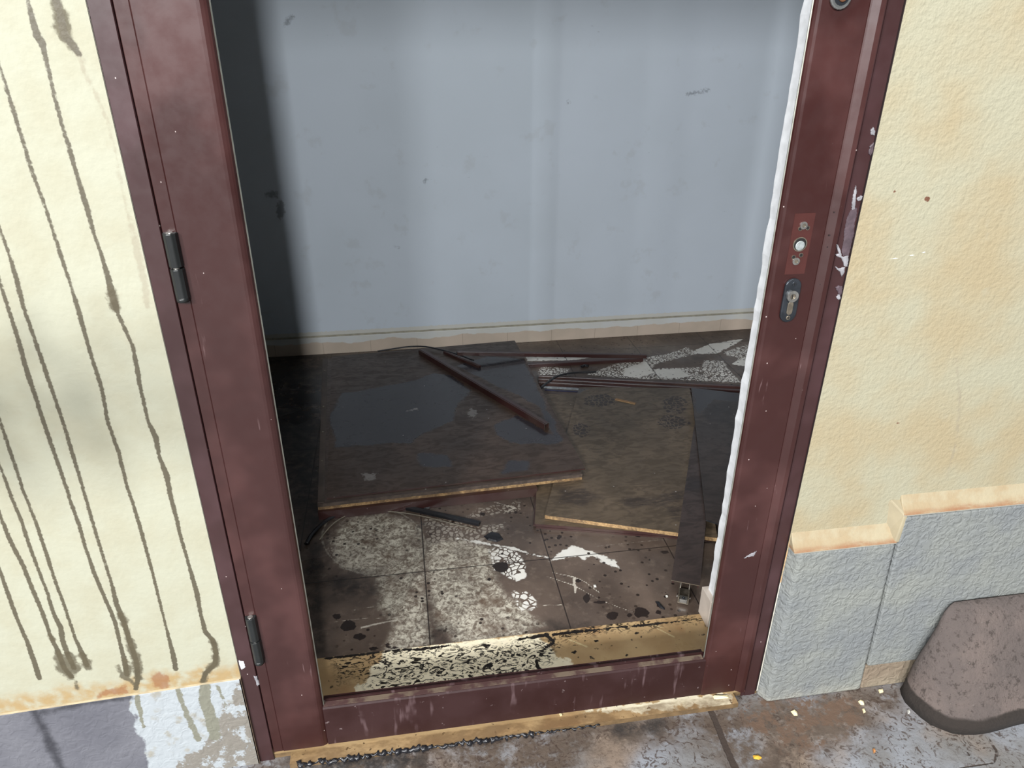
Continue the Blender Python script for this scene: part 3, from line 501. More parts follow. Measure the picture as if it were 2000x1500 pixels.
run = m.mul(m.st(m.noise(22, 3, .5, m.sc(m.pos(), 2.2, 1, .35)), .56, .66), m.st(m.noise(14, 3), .4, .6)); c = m.mix(m.mul(run, .45), c, lin(112, 92, 94)); c = m.mix(m.mul(m.st(m.noise(90, 4), .68, .72), .5), c, lin(130, 116, 116))
m.set('Base Color', c); m.bump(m.noise(50), .08, .001); rail_m = m.m
b = MB(); b.prism([(-.0025, 0), (-.0025, .097), (-.0005, .1005), (.003, .1015), (.012, .1015), (.012, .1005), (.0125, .1005), (.0125, .106), (.0155, .106), (.0155, .1), (.0275, .1), (.0275, 0)], -.2035+ox, .562+ox, 'x'); b.build('bottom_rail', rail_m, leaf)
tm = T('muddy_rail_top', .55); tm.set('Base Color', tm.mix(tm.st(tm.noise(22, 4), .42, .58), lin(70, 48, 46), lin(104, 90, 76)))
b = MB(); b.box(-.2014+ox, .556+ox, .0005, .0115, .1012, .1022); b.build('dirt_film', tm.m, leaf)
b = MB(); b.box(-.2+ox, .556+ox, -.0025, .0275, 2.01, 2.1); b.build('top_rail', M['maroon'], leaf, .001)
# hinges
for (u0, v0, u1, v1) in ((333, 455, 362, 588), (493, 1205, 508, 1294)):
    a = wl(u0, v0, -.008); c_ = wl(u1, v1, -.008); xh = -.2965; h0, h1 = c_[2]-.012, a[2]-.012
    def hp(z0, z1, w=.0095, d=.011):
        P = [(xh+ox-w, -.002), (xh+ox-w, -.006), (xh+ox-w*.8, -.0115), (xh+ox-w*.35, -.002-d-.002), (xh+ox+w*.35, -.002-d-.002), (xh+ox+w*.8, -.0115), (xh+ox+w, -.006), (xh+ox+w, -.002)]
        return MB().prism(P, z0, z1, smooth=False)
    mid = (h0+h1)/2
    hh = hp(mid+.0012, h1); hh.build('hinge', M['black_plastic'], leaf, .0012, 3)
    ho = leaf.children[-1] if False else [o for o in bpy.data.objects if o.parent == leaf and o.name.startswith('hinge') and 'stile' not in o.name][-1]
    ho['label'] = 'black two-knuckle hinge'
    lo = hp(h0+.004, mid-.0012); lo.build('lower_knuckle', M['black_plastic'], ho, .0012, 3)
    MB().disc((xh+ox, -.008, h0), (0, 0, 1), 0, .0085, .006, 16).build('cap', M['black_plastic'], ho)
    MB().tube([(xh+ox, -.008, h0+.004), (xh+ox, -.008, h1+.0008)], .0045, 12).build('pin', M['steel'], ho)
# lock hardware on the right stile, leaf-local frame
def L3(u, v, y=-.0045): a = wl(u, v, y); return (a[0]+ox, a[1], a[2]-.012)
def capsule(cx, cz, w, h, y0, y1, n=10):
    P = [(cx+w/2*math.cos(t), cz+h/2-w/2+w/2*math.sin(t)) for t in np.linspace(0, math.pi, n)]+[(cx+w/2*math.cos(t), cz-h/2+w/2+w/2*math.sin(t)) for t in np.linspace(math.pi, 2*math.pi, n)]
    return MB().prism(P, y0, y1, 'y')
cx, _, cz = L3(1544, 587, -.008)
plate = capsule(cx, cz, .0265, .072, -.0095, -.0044).build('lock_plate', M['gunmetal'], leaf, .0015, 3); plate['label'] = 'dark oblong cylinder lock plate'
MB().disc((cx, -.0094, cz+.008), (0, -1, 0), .0045, .0092, .004, 24).build('cylinder_ring', M['steel'], plate)
MB().disc((cx, -.0094, cz+.008), (0, -1, 0), 0, .0046, .002, 20).build('keyway_core', M['steel_dull'], plate)
MB().box(cx-.0006, cx+.0006, -.0120, -.011, cz+.004, cz+.011).build('keyway', M['void'], plate)
capsule(cx, cz-.012, .0095, .022, -.0112, -.0094).build('cylinder_tail', M['steel_dull'], plate, .0006)
for dz in (.028, -.028):
    sc_ = MB().disc((cx, -.0094, cz+dz), (0, -1, 0), 0, .0036, .0015, 14).build('screw', M['steel_dull'] if dz < 0 else M['gunmetal'], plate)
    MB().box(cx-.0026, cx+.0026, -.0114, -.0108, cz+dz-.0004, cz+dz+.0004).box(cx-.0004, cx+.0004, -.0114, -.0108, cz+dz-.0026, cz+dz+.0026).build('slot', M['void'], sc_)
# imprint of the missing handle
hx, _, hz = L3(1562, 477)
MB().box(hx-.0165, hx+.0165, -.0049, -.0044, hz-.047, hz+.047).build('handle_imprint', flat('unfaded_maroon_paint', lin(68, 36, 33), .3, 0, .1), leaf)
bl = MB().disc((hx, -.0048, hz), (0, -1, 0), .0098, .0112, .0009, 28).build('spindle_hole_rim', M['steel_dull'], leaf)
MB().disc((hx, -.0050, hz), (0, -1, 0), 0, .0099, .0004, 28).build('spindle_hole', M['void'], leaf)
MB().disc((hx+.0006, -.0052, hz-.0022), (0, -1, 0), 0, .0075, .0005, 24).build('spindle_follower', flat('grey_zinc', lin(170, 176, 176), .45, .4, .3, 200), leaf)
for u, v in ((1569, 440), (1554, 510)):
    a = L3(u, v); MB().disc((a[0], -.0049, a[2]), (0, -1, 0), .0030, .0058, .0018, 22).build('bushing', M['steel'], leaf)
    MB().disc((a[0], -.0049, a[2]), (0, -1, 0), 0, .0031, .0007, 14).build('bushing_core', M['steel_dull'], leaf)
for u, v in ((1562.5, 446.5), (1577, 445), (1549.5, 502), (1564, 498)):
    a = L3(u, v); MB().disc((a[0], -.0049, a[2]), (0, -1, 0), 0, .0026, .0006, 14).build('screw_hole', M['void'], leaf); MB().disc((a[0], -.0049, a[2]), (0, -1, 0), .0026, .0033, .0009, 14).build('screw_hole_rim', M['steel_dull'], leaf)
ux, _, uz = L3(1640, -4)
up = capsule(ux, uz+.012, .030, .052, -.0095, -.0044).build('upper_lock_plate', flat('chromed_lock_plate', lin(176, 178, 176), .25, .8, .3, 60), leaf, .002, 3); up['label'] = 'chrome rounded lock plate near the top'
capsule(ux, uz+.012, .021, .042, -.0102, -.0093).build('plate_recess', M['gunmetal'], up)
s1 = MB().disc((ux+.001, -.0100, uz+.001), (0, -1, 0), 0, .006, .002, 20).build('screw', flat('rusty_screw', lin(122, 84, 60), .5, .5), up)
MB().box(ux-.003, ux+.005, -.0126, -.0118, uz+.0004, uz+.0014).build('slot', M['void'], s1)
# dark heel marks where the closer scraped the bevel
for u, v in ((1632, 414), (1622, 459), (1619, 482), (1605, 555)):
    a = L3(u, v, -.006); MB().box(a[0]-.004, a[0]+.006, -.0078, -.0040, a[2]-.001, a[2]+.001).build('notch', M['groove'], leaf)
smear([(1468,1080),(1478,1076),(1472,1086),(1452,1090)], 'paint_scrape', M['smear'], -.0045, .0006, leaf, (ox, 0, -.012))

# ------------------------------------------------------------------ things on the hall floor
def quadgrid(c, z, n=(60, 80)):
    """bilinear patch: c = 4 corners (far left, far right, near right, near left)"""
    A, B, C, D = [np.array([*p[:2], zz]) for p, zz in zip(c, z)]
    def f(u, v):
        u = u[..., None]; v = v[..., None]; P = (A*(1-u)+B*u)*v+(D*(1-u)+C*u)*(1-v); return P[..., 0], P[..., 1], P[..., 2]
    return f, (A, B, C, D)
def panel(name, corners, zs, th, mat, label, edge_mat=None, grid=(60, 80), cat='panel', masks=None, group=None, edge_frac=(0, 1), sides=(0, 1, 2, 3), under=None):
    f, P = quadgrid(corners, zs); o, u, v = gridmesh(name, np.linspace(0, 1, grid[0]), np.linspace(0, 1, grid[1]), f, mat)
    co = np.zeros(len(o.data.vertices)*3, np.float32); o.data.vertices.foreach_get('co', co); co = co.reshape(-1, 3)
    for k, arr in (masks or {}).items(): put_attr(o, k, arr(co[:, 0].astype(float), co[:, 1].astype(float)))
    b = MB(); b.add([tuple(p-np.array([0, 0, .0002])) for p in P]+[tuple(p-np.array([0, 0, th])) for p in P], [(4, 7, 6, 5)]+[(i, 4+i, 4+(i+1) % 4, (i+1) % 4) for i in range(4)])
    b.build('board_edge', edge_mat or mat, o)
    return tag(o, label, cat, group)
def wet_mat(name, col, mud, sheen, dark):
    m = T(name, .4); c = m.mix(m.st(m.noise(7, 4), .35, .65), mud, tuple(a*.72 for a in mud[:3])+(1,)); wr = m.noise(20, 5, .6, m.sc(m.pos(), 1, 2.2, 1), 1.2)
    c = m.mix(m.mul(m.st(wr, .42, .62), .75), c, tuple(a*.5 for a in mud[:3])+(1,)); pd = m.inside('puddle', .024, 13, .007, 5); c = m.mix(pd, c, col)
    c = m.mix(m.mul(m.inside('print', .02, 45, .003), m.st(m.voro(60, 'DISTANCE_TO_EDGE'), .06, .12)), c, dark)
    c = m.mix(m.mul(m.mul(m.inside('smudge', .022, 26, .012, 6), m.st(m.noise(40, 4, .6, m.sc(m.pos(), 1, 4, 1)), .25, .55)), .75), c, dark)
    c = m.mix(m.mul(m.inside('pale', .03, 70, .004, 6), .55), c, lin(150, 146, 142))
    d = m.voro(34); dr = m.xyz(m.voro(34, out='Color'))[0]; c = m.mix(m.mul(m.mul(m.st(d, .09, .05), m.st(dr, .84, .86)), .7), c, lin(170, 168, 166))
    m.set('Base Color', c); rough = m.ma('SUBTRACT', m.st(wr, .3, .7, sheen[0], sheen[1]), m.mul(pd, sheen[2])); m.set('Roughness', m.mx(rough, .1)); m.bump(m.mul(m.inv(pd), m.noise(60, 4)), .12, .0015); return m.m
def masks(z, puddle=(), prnt=(), smudge=(), pale=()):
    g = lambda L: (lambda X, Y: sd_polys(X, Y, [FP(a, z) for a in L]) if L else 0*X+.06)
    return {'puddle': g(puddle), 'print': g(prnt), 'smudge': g(smudge), 'pale': g(pale)}
k4 = lambda *p: crop(p, 500, 600); k5 = lambda *p: crop(p, 950, 600)
WP_ = 'wet brown door panels dumped on the hall floor'
mA = wet_mat('wet_dark_laminate', lin(50, 47, 51), lin(76, 60, 50), (.34, .55, .26), lin(30, 25, 25))
zA = .0560
cA = FP([(648,696),(1005,665),(1143,915),(638,973)], zA)
pA = panel('door_panel', cA, (zA,)*4, .0045, mA, 'large dark wet panel with puddles, topmost of the left stack', M['maroon_dark'], (150, 190), masks=masks(zA,
    [k4((560,560),(800,520),(1050,470),(1150,430),(1260,440),(1400,540),(1290,660),(1280,740),(1100,820),(1000,880),(700,900),(520,910),(490,700)), k4((1560,770),(1700,700),(1840,780),(1990,860),(1900,890),(1650,880),(1560,830)), k4((1300,380),(1500,320),(1740,340),(1850,560),(2000,860),(1950,880),(1830,640),(1600,520),(1480,470)), k4((1050,950),(1250,960),(1280,1040),(1060,1040)), k4((1640,1000),(1780,1000),(1790,1070),(1600,1080))], pale=[k4(*blob(1408,690,34,28,8,2)), k4(*blob(740,1100,50,26,8,3)), k4((985,668),(1045,660),(1040,668),(990,674))]))
zB = .0515; cB = FP([(630,702),(1000,670),(1137,926),(620,985)], zB-.002)
mB = wet_mat('dull_wet_panel_face', lin(66, 58, 54), lin(80, 66, 58), (.35, .5, .1), lin(40, 32, 30))
pB = panel('door_panel', cB, (zB-.001,)*4, .0213, mB, 'thick panel with pale chipboard edge under the large wet top panel', M['core'], (40, 50), masks=masks(zB))
e = MB(); a, c_ = Vector((*cB[3], .040)), Vector((*cB[2], .0535)); 
def edge_strip(A, B, z0, z1, t, name, mat, parent):
    A = Vector((A[0], A[1], 0)); B = Vector((B[0], B[1], 0)); d = (B-A).normalized(); nrm = Vector((d.y, -d.x, 0)); b = MB()
    P = [A, B, B+nrm*t, A+nrm*t]; b.add([(p.x, p.y, z) for z in (z0, z1) for p in P], [(0, 3, 2, 1), (4, 5, 6, 7), (0, 1, 5, 4), (1, 2, 6, 5), (2, 3, 7, 6), (3, 0, 4, 7)]); return b.build(name, mat, parent)
edge_strip(cB[3], cB[2], .0395, .0505, .0012, 'laminate_lip', flat('muddy_laminate_edge', lin(86, 74, 66), .6, 0, .4, 60, .3), pB)
# aluminium trim along the left edge of the thick panel, with screws
tl = MB(); A_ = Vector((*cB[3], .0545)); B_ = Vector((*cB[0], .0545)); dd = (A_-B_).normalized(); off = Vector((-dd.y, dd.x, 0))*.010
if off.x < 0: off = -off
tl.bar(B_+off, A_+off, .019, .004); tr = tl.build('edge_trim', flat('muddy_trim', lin(78, 66, 58), .5, 0, .4, 14, .1), pB, .0008)
for t in (.12, .42, .6, .78): q_ = (B_+off).lerp(A_+off, t); MB().disc(tuple(q_), (0, 0, 1), 0, .0035, .0016, 12).build('screw', M['steel_dull'], tr)

BAR = 'maroon metal bars lying among the panels'
Uprof = lambda w, h, t=.0022: [(-w/2, -h), (-w/2+t, -h), (-w/2+t, -t), (w/2-t, -t), (w/2-t, -h), (w/2, -h), (w/2, 0), (w/2-.004, .0), (w/2-.0045, .0012), (-w/2+.0045, .0012), (-w/2+.004, 0), (-w/2, 0)]
def bar3(a, b, w, h, label, name='metal_bar', mat=None, prof=None, end=True, group=None):
    m_ = MB(); m_.bar(a, b, w, h, prof or Uprof(w, h)); o = m_.build(name, mat or M['maroon_dark']); tag(o, label, 'metal bar', group)
    if end:
        b_ = Vector(b); d = (Vector(b)-Vector(a)).normalized(); MB().bar(b_-d*.0004, b_+d*.0006, w, h, Uprof(w*.98, h*.98, .0016)).build('cut_end', M['steel'], o)
    return o
c = FP([(622,997),(1047,951)], .022); bar3((*c[0], .0292), (*c[1], .0292), .036, .0288, 'maroon box bar under the front edge of the left panel stack', end=False, prof=[(-.018, -.0288), (.018, -.0288), (.018, 0), (-.018, 0)])
bar3((-.33, 1.70, .0292), (.40, 1.755, .0292), .036, .0288, 'maroon box bar hidden under the back edge of the left panel stack', end=False, prof=[(-.018, -.0288), (.018, -.0288), (.018, 0), (-.018, 0)])
a = fl(822, 682, .078); c = fl(1068, 827, .078); bar3((a[0], a[1], .0778), (c[0], c[1], .0778), .021, .0212, 'long maroon channel bar lying diagonally on the large wet panel')
a = fl(868, 684, .070); c = fl(937, 713, .070); bar3((a[0], a[1], .0668), (c[0], c[1], .0668), .013, .0103, 'short dark bar beside the top end of the diagonal bar', end=False)
a = fl(893, 688, .10); c = fl(1262, 693, .03); bar3((a[0], a[1], .103), (c[0], c[1], .030), .020, .0130, 'long dark bar sloping from the wet panel to the floor near the back wall', end=False)
a = fl(1026, 711, .012); c = fl(1255, 699, .012); bar3((a[0], a[1], .0125), (c[0], c[1], .0125), .026, .012, 'flat dark bar on the floor under the sloping bar by the back wall', end=False)
for i, (u0, v0, u1, v1, z, w) in enumerate(((1052, 734, 1520, 758, .022, .016), (1052, 740, 1520, 766, .019, .016), (1052, 746, 1500, 772, .014, .014))):
    a = fl(u0, v0, z); c = fl(u1, v1, z); bar3((a[0], a[1], z), (c[0], c[1], z), w, z-.0005, ('rearmost', 'middle', 'front')[i]+' of three parallel maroon bars behind the flat brown panels', end=False)
a = fl(1062, 755, .006); c = fl(1290, 768, .006); b = MB().bar((a[0], a[1], .007), (c[0], c[1], .007), .008, .006); tag(b.build('glazing_bead', flat('clear_plastic_bead', lin(150, 156, 160), .25, .2, .4, 90), None), 'thin shiny glazing bead in front of the three parallel bars', 'glazing bead')
a = fl(1064, 760, .006); c = fl(1240, 770, .006); b = MB().bar((a[0], a[1], .005), (c[0], c[1], .005), .005, .0045); tag(b.build('cable', flat('blue_black_cable', lin(34, 36, 62), .35)), 'thin dark bluish strip beside the shiny glazing bead', 'strip')

# the flat brown panels on the right
mD = wet_mat('brown_board_face', lin(64, 58, 56), lin(98, 84, 68), (.42, .55, .2), lin(46, 38, 34))
zE = (.0058, .0116, .0172)
def E_corner(dz, s): return FP([(1058+s, 768), (1300, 778), (1390, 1048), (1044+s, 1022)], dz)
stk = []
for i, z in enumerate(zE):
    cc = E_corner(.0186, 0); j = (.004, -.003, .0)[i]
    cc = [(x+j, y+(.0, .003, -.001)[i]) for x, y in cc]
    stk.append(panel('door_panel', cc, (z,)*4, .0054, mD if i == 2 else M['maroon_dark'], ('thin maroon board, lowest under the flat brown panel', 'thin maroon board, second from the floor under the flat brown panel', 'thin brown board directly beneath the flat brown panel with pale edge')[i], M['maroon_dark'], (40, 50), masks=masks(z)))
zD = .0296; cD = FP([(1131,756),(1347,758),(1402,1051),(1064,1006)], zD)
panel('door_panel', cD, (zD,)*4, .0120, mD, 'flat brown panel with boot prints and a pale chipboard front edge', M['core'], (110, 160), masks=masks(zD,
    [k5((540,540),(660,530),(600,560)),], [k5(*blob(740,605,110,45,10,1)), k5(*blob(1230,640,90,60,10,2)), k5(*blob(1220,750,110,50,10,3)), k5(*blob(620,800,60,50,9,4))],
    [k5((870,1260),(900,1240),(1100,1230),(1290,1190),(1285,1250),(1120,1300),(900,1300)), k5((1170,1300),(1280,1290),(1260,1400),(1210,1370)), k5((470,1280),(500,1190),(640,1180),(760,1240),(620,1290))]))
sc2 = flat('pale_wood', lin(152, 120, 84), .7, 0, .2, 80)
a = fl(1202, 780, zD); c = fl(1241, 789, zD); b = MB().bar((a[0], a[1], zD+.0025), (c[0], c[1], zD+.0025), .012, .0023); tag(b.build('wood_sliver', sc2), 'small pale wood sliver lying on the flat brown panel', 'wood sliver')

# narrow plank with a steel clip, and the loose dark panel over it
a = fl(1376, 835, .055); c = fl(1339, 1138, .052)
gA = Vector((a[0], a[1], .0585)); gB = Vector((c[0], c[1], .052)); w = (fl(1367, 1145, .05)-fl(1312, 1130, .05)); gw = float(np.hypot(w[0], w[1]))
mG = wet_mat('wet_plank_face', lin(52, 46, 46), lin(66, 55, 51), (.3, .45, .1), lin(36, 30, 30))
plank = panel('profile_plank', [(0, 0)]*4, (0,)*4, .001, mG, 'x', None, (2, 2)) if False else None
d = (gB-gA).normalized(); side = d.cross(Vector((0, 0, 1))).normalized()
if side.x < 0: side = -side
P = [gA-side*gw/2, gA+side*gw/2, gB+side*gw/2, gB-side*gw/2]
plank = panel('profile_plank', [(p_.x, p_.y) for p_ in P], [p_.z for p_ in P], .0026, mG, 'narrow dark metal plank with a steel clip, pointing at the doorway', M['steel_dull'], (24, 80), 'metal profile', masks(.052, smudge=[k5((1290,1120),(1420,1130),(1410,1190),(1280,1200))], pale=[]))
for s_ in (-.0105, .0105):
    MB().bar(gA.lerp(gB, .42)+side*s_-Vector((0, 0, .0027)), gB+side*s_-Vector((0, 0, .0027)), .0018, .0165).build('web', M['steel'], plank)
for s_ in (-.030, .030):
    MB().bar(gA.lerp(gB, .42)+side*s_-Vector((0, 0, .0027)), gB+side*s_-Vector((0, 0, .0027)), .003, .006).build('rib', M['maroon_dark'], plank)
clip = MB(); g0 = gB-Vector((0, 0, .017)); end = gB+d*.052
base = [gB+d*.0-Vector((0, 0, .046)), gB+d*.045-Vector((0, 0, .046))]
c0 = gB-d*.03-Vector((0, 0, .030)); c1 = gB+d*.024-Vector((0, 0, .030))
for s_ in (-.0115, .0115): clip.bar(c0+side*s_, c1+side*s_, .0035, .0165)
clip.bar(c0-Vector((0, 0, .0145)), c1-Vector((0, 0, .0145)), .026, .002)
clip_o = clip.build('clip', M['steel_dull'], plank, .0006)
cl2 = MB(); cl2.bar(c1-d*.016+Vector((0, 0, -.004)), c1+Vector((0, 0, -.004)), .019, .010); ch = cl2.build('clip_nose', M['steel'], clip_o, .001)
for s_ in (-.0145, .0145):
    MB().disc(tuple(c1-d*.012+side*s_-Vector((0, 0, .006))), tuple(side*(1 if s_ > 0 else -1)), 0, .0032, .002, 12).build('screw', M['steel'], clip_o)
MB().disc(tuple(c1-d*.007+Vector((0, 0, -.0042))), (0, 0, 1), .0022, .0038, .0012, 16).build('ring_mark', M['gunmetal'], ch)

zF = .074
cF = FP([(1350,757),(1500,766),(1440,1025),(1379,1014)], .068)
mF = wet_mat('dark_reflective_panel', lin(46, 43, 45), lin(60, 50, 45), (.28, .4, .18), lin(34, 28, 27))
panel('door_panel', cF, (.068, .05, .052, .0665), .0045, mF, 'dark panel by the right door jamb lying over the narrow plank', M['rubber'], (40, 90), masks=masks(.066,
    [k5((1330,520),(1660,530),(1640,600),(1480,600),(1400,680),(1380,700))], smudge=[k5((1400,690),(1440,620),(1600,600),(1600,750),(1450,740))], pale=[k5((1455,1205),(1525,1200),(1530,1245),(1470,1250))] if False else []))

# rubber gaskets
def gasket(pts, r, label, flat_=.6, mat=None, name='rubber_gasket', sub=4):
    P = []
    for i in range(len(pts)-1):
        p0 = np.array(pts[max(i-1, 0)]); p1 = np.array(pts[i]); p2 = np.array(pts[i+1]); p3 = np.array(pts[min(i+2, len(pts)-1)])
        for k in range(sub):
            t = k/sub; P.append(tuple(.5*((2*p1)+(-p0+p2)*t+(2*p0-5*p1+4*p2-p3)*t*t+(-p0+3*p1-3*p2+p3)*t**3)))
    P.append(tuple(pts[-1])); b = MB().tube(P, r, 8, flat_); return tag(b.build(name, mat or M['rubber']), label, 'gasket')
G3 = lambda z, *p: [(*fl(u, v, zz if (zz := z) is not None else z)[:2], z) for u, v in p]
def GZ(*p): return [(*fl(u, v, z)[:2], z) for u, v, z in p]
gasket(GZ((738,686,.066), (770,681,.067), (800,677,.069), (830,677,.071), (862,683,.068), (900,694,.066), (925,704,.066)), .0045, 'black rubber gasket arching past the top end of the diagonal bar')
gasket(GZ((1056,758,.03), (1072,745,.03), (1090,734,.030), (1120,728,.03), (1150,727,.03), (1164,726,.03)), .0055, 'bent black rubber gasket over the left end of the parallel bars')
gasket(GZ((1136,716,.006), (1142,714,.006), (1149,715,.006)), .008, 'short black rubber stub on the floor behind the bent gasket')
gasket(GZ((598,1062,.006), (612,1040,.006), (640,1015,.006), (680,998,.006), (730,989,.006), (772,988,.006)), .006, 'black rubber gasket curving over the dark floor by the left jamb')
gasket(GZ((624,1054,.004), (654,1020,.004), (700,999,.004), (760,999,.004), (820,1007,.004), (900,1027,.004), (930,1035,.004)), .0018, 'thin pale cord curving along the straight black strip', 1, flat('grey_cord', lin(120, 112, 98), .6), 'cord')
a = fl(768, 984, .01); c = fl(937, 1021, .01); b = MB().bar((a[0], a[1], .011), (c[0], c[1], .011), .014, .0095); tag(b.build('rubber_strip', M['rubber'], None, .001), 'straight black rubber strip on the tiles before the left panel stack', 'rubber strip')

# ------------------------------------------------------------------ small debris
def chunk(name, pts, z, h, mat, label, cat, group=None, seed=0):
    """a low irregular flake; pts outline on the ground in pixels"""
    P = FP(pts, z); cx = sum(a for a, _ in P)/len(P); cy = sum(c for _, c in P)/len(P); r = random.Random(seed); n = len(P); b = MB()
    b.add([(x, y, z+.0003) for x, y in P]+[(cx+(x-cx)*.8, cy+(y-cy)*.8, z+h*r.uniform(.5, 1)) for x, y in P]+[(cx, cy, z+h*1.1)], [(i, (i+1) % n, n+(i+1) % n, n+i) for i in range(n)]+[(n+i, n+(i+1) % n, 2*n) for i in range(n)]+[tuple(reversed(range(n)))])
    return tag(b.build(name, mat), label, cat, group)
soot_shade = flat('charred_flake', lin(36, 36, 40), .4, 0, .5, 120, .5); wpaint = flat('white_paper', lin(206, 204, 196), .6, 0, .3, 90, .3)
chunk('rubber_flake', crop([(1315,325),(1360,300),(1420,310),(1445,345),(1400,365),(1340,350)], 550, 950), 0, .006, soot_shade, 'crumpled black flake on the tiles below the straight rubber strip', 'flake', seed=1)
chunk('paper_scrap', crop([(815,108),(880,98),(915,100),(912,145),(870,138)], 550, 950), 0, .012, wpaint, 'crumpled white scrap of paper under the front of the left panel stack', 'paper scrap', seed=2)
chunk('rubber_flake', crop([(918,105),(960,100),(990,125),(965,145),(925,148)], 550, 950), 0, .010, soot_shade, 'black crumpled flake beside the white paper scrap', 'flake', seed=3)
chunk('plaster_crumb', crop([(1165,712),(1180,708),(1182,722),(1170,724)], 950, 950), 0, .004, wpaint, 'white plaster crumb just left of the steel clip', 'crumb', seed=4)
chunk('plaster_crumb', crop([(696,645),(714,645),(716,657),(700,658)], 950, 950), 0, .004, wpaint, 'white plaster crumb among the scratches right of the tile joint', 'crumb', seed=5)
chunk('rubber_flake', crop([(1098,747),(1120,752),(1163,798),(1158,805),(1125,785)], 950, 950), 0, .003, soot_shade, 'pointed black sliver on the tiles left of the steel clip', 'flake', seed=6)
leafm = flat('yellow_leaf', lin(212, 164, 52), .6, 0, .2, 60); petal = flat('pale_petal', lin(228, 214, 170), .6, 0, .15, 60)
c8 = lambda *p: crop(p, 1400, 975, .35)
chunk('fallen_leaf', c8((200,1432),(230,1428),(252,1445),(235,1455),(205,1448)), PZ, .004, leafm, 'bright yellow leaf bit on the pavement below the plinth', 'leaf', seed=7)
chunk('petal', c8((412,1186),(430,1180),(450,1192),(450,1208),(430,1208)), PZ, .005, petal, 'pale curled petal on the pavement nearest the plinth corner', 'petal', seed=8)
chunk('petal', c8((788,1130),(800,1122),(820,1130),(822,1150),(802,1148)), PZ, .005, petal, 'pale petal on the pavement midway between plinth corner and concrete block', 'petal', seed=9)
chunk('petal', c8((810,1172),(822,1170),(830,1190),(818,1196)), PZ, .004, petal, 'smaller pale petal just in front of the other near the block', 'petal', seed=10)
chunk('fallen_leaf', c8((868,1395),(880,1392),(886,1412),(874,1420)), PZ, .004, flat('orange_leaf', lin(190, 132, 80), .6), 'small orange leaf bit on the pavement before the concrete block', 'leaf', seed=11)
chunk('petal', c8((900,1065),(925,1062),(930,1078),(908,1084)), PZ, .004, petal, 'pale yellowish petal at the foot of the bare stone footing', 'petal', seed=12)
chunk('petal', c8((1060,1180),(1072,1176),(1078,1195),(1066,1200)), PZ, .005, wpaint, 'white crumb touching the left side of the concrete block', 'crumb', seed=13)
chunk('plaster_crumb', crop([(640,815),(655,812),(660,825),(648,832)], 900, 1150), -.03+.03, .004, petal, 'pale crumb on the threshold edge below the middle of the door', 'crumb', seed=14)
chunk('wood_splinter', crop([(1640,700),(1740,692),(1745,712),(1650,722)], 900, 1150), 0, .004, petal, 'pale splinter at the right end of the threshold', 'splinter', seed=15)

# ------------------------------------------------------------------ concrete block
bm = bmesh.new()
foot = [(1.0, -.028), (.992, -.07), (.997, -.108), (1.03, -.152), (1.08, -.165), (1.22, -.152), (1.60, -.150), (1.66, -.10), (1.66, -.028)]
rings = [(0, 1.0, 1), (.018, 1.01, 1), (.030, .99, 1), (.036, .945, .995), (.06, .85, .985), (.10, .69, .97), (.14, .53, .95), (.18, .37, .93), (.212, .22, .915), (.228, .12, .90), (.232, .04, .88)]
cx0, cy0 = 1.36, -.09; layers = []
N = 72
def fp(t):
    n = len(foot); L = [math.dist(foot[i], foot[(i+1) % n]) for i in range(n)]; tot = sum(L); s = t*tot
    for i in range(n):
        if s <= L[i]: a = foot[i]; c = foot[(i+1) % n]; k = s/L[i]; return a[0]+(c[0]-a[0])*k, a[1]+(c[1]-a[1])*k
        s -= L[i]
    return foot[0]
base_pts = [fp(i/N) for i in range(N)]
for _ in range(2): base_pts = [((base_pts[i-1][0]+base_pts[i][0]*2+base_pts[(i+1) % N][0])/4, (base_pts[i-1][1]+base_pts[i][1]*2+base_pts[(i+1) % N][1])/4) for i in range(N)]
for z, s_, sx_ in rings:
    lay = []
    for x, y in base_pts:
        X_ = 1.6-(1.6-x)*sx_; Y_ = -.028+(y+.028)*s_; q_ = Vector((X_, Y_, z)); nn = mnoise.noise(q_*14)*.006+mnoise.noise(q_*60)*.0035
        dirx = Vector((x-cx0, y-cy0, 0)).normalized(); q_ += dirx*nn; lay.append(bm.verts.new((q_.x, min(q_.y, -.0265), q_.z+PZ)))
    layers.append(lay)
for a, c in zip(layers[:-1], layers[1:]):
    for i in range(N): bm.faces.new((a[i], a[(i+1) % N], c[(i+1) % N], c[i]))
top = bm.verts.new((cx0, -.03, .232+PZ))
for i in range(N): bm.faces.new((layers[-1][i], layers[-1][(i+1) % N], top))
bm.faces.new(list(reversed(layers[0])))
for f in bm.faces: f.smooth = True
bmesh.ops.recalc_face_normals(bm, faces=bm.faces)
me = bpy.data.meshes.new('concrete_block'); bm.to_mesh(me); bm.free()
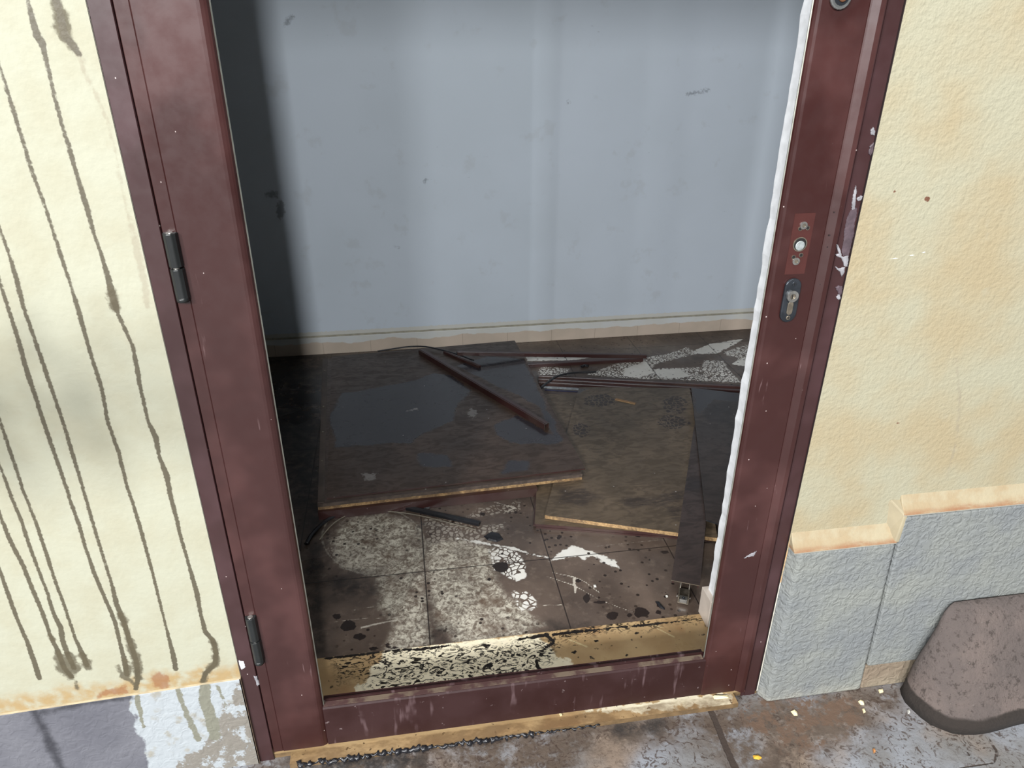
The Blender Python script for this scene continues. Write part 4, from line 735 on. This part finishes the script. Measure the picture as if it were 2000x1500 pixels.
m = T('rough_concrete', .9); z = m.xyz()[2]; c = m.mix(m.st(m.noise(8, 4), .35, .65), lin(118, 105, 99), lin(102, 92, 88)); c = m.mix(m.mul(m.st(m.noise(85, 6, .75), .53, .62), .75), c, lin(62, 53, 48)); c = m.mix(m.mul(m.st(m.noise(170, 3), .66, .72), .5), c, lin(150, 140, 132))
c = m.mix(m.st(m.ma('ADD', z, m.mul(m.noise(16, 3), .014)), .034, .028), c, m.mix(m.noise(60, 4), lin(54, 46, 41), lin(48, 41, 36))); m.set('Base Color', c); m.bump(m.ma('ADD', m.noise(110, 6, .75), m.mul(m.noise(30), .7)), 1, .008)
me.materials.append(m.m); blk = bpy.data.objects.new('concrete_block', me); S.collection.objects.link(blk); tag(blk, 'rough pinkish grey concrete block with damp base against the right plinth', 'concrete block')

# ------------------------------------------------------------------ groups of repeats
GR = {'panel': 'wet brown door panels dumped on the hall floor', 'metal bar': 'maroon metal bars lying among the panels', 'gasket': 'black rubber gaskets torn off the door', 'flake': 'black flakes on the hall tiles',
      'petal': 'pale petals on the pavement', 'leaf': 'fallen leaf bits on the pavement', 'crumb': 'white plaster crumbs'}
for o in bpy.data.objects:
    if o.parent is None and o.get('category') in GR and 'group' not in o: o['group'] = GR[o['category']]

# unseen foliage added beyond the left edge to cast soft shade on the wall
r = random.Random(11); b = MB(); b.tube([(-1.75, -.75, 1.55), (-1.35, -.6, 1.25), (-1.0, -.46, 1.04), (-.86, -.42, .98)], [.012, .009, .006, .003], 6)
for i in range(190):
    c = Vector((r.gauss(-.92, .13), r.gauss(-.45, .05), r.gauss(1.02, .055))); d = Vector((r.uniform(-1, 1), r.uniform(-1, 1), r.uniform(-1, .3))).normalized(); e_ = d.cross(Vector((r.uniform(-1, 1), 1, .3))).normalized()
    b.add([c-d*.035, c-d*.012+e_*.014, c+d*.018+e_*.011, c+d*.038, c+d*.018-e_*.011, c-d*.012-e_*.014], [(0, 1, 2, 3, 4, 5)])
o = b.build('added_shade_branch', flat('leaf_green', lin(60, 84, 44), .6)); tag(o, 'unseen leafy branch added to shade the drip-stained wall', 'added foliage', kind='stuff')
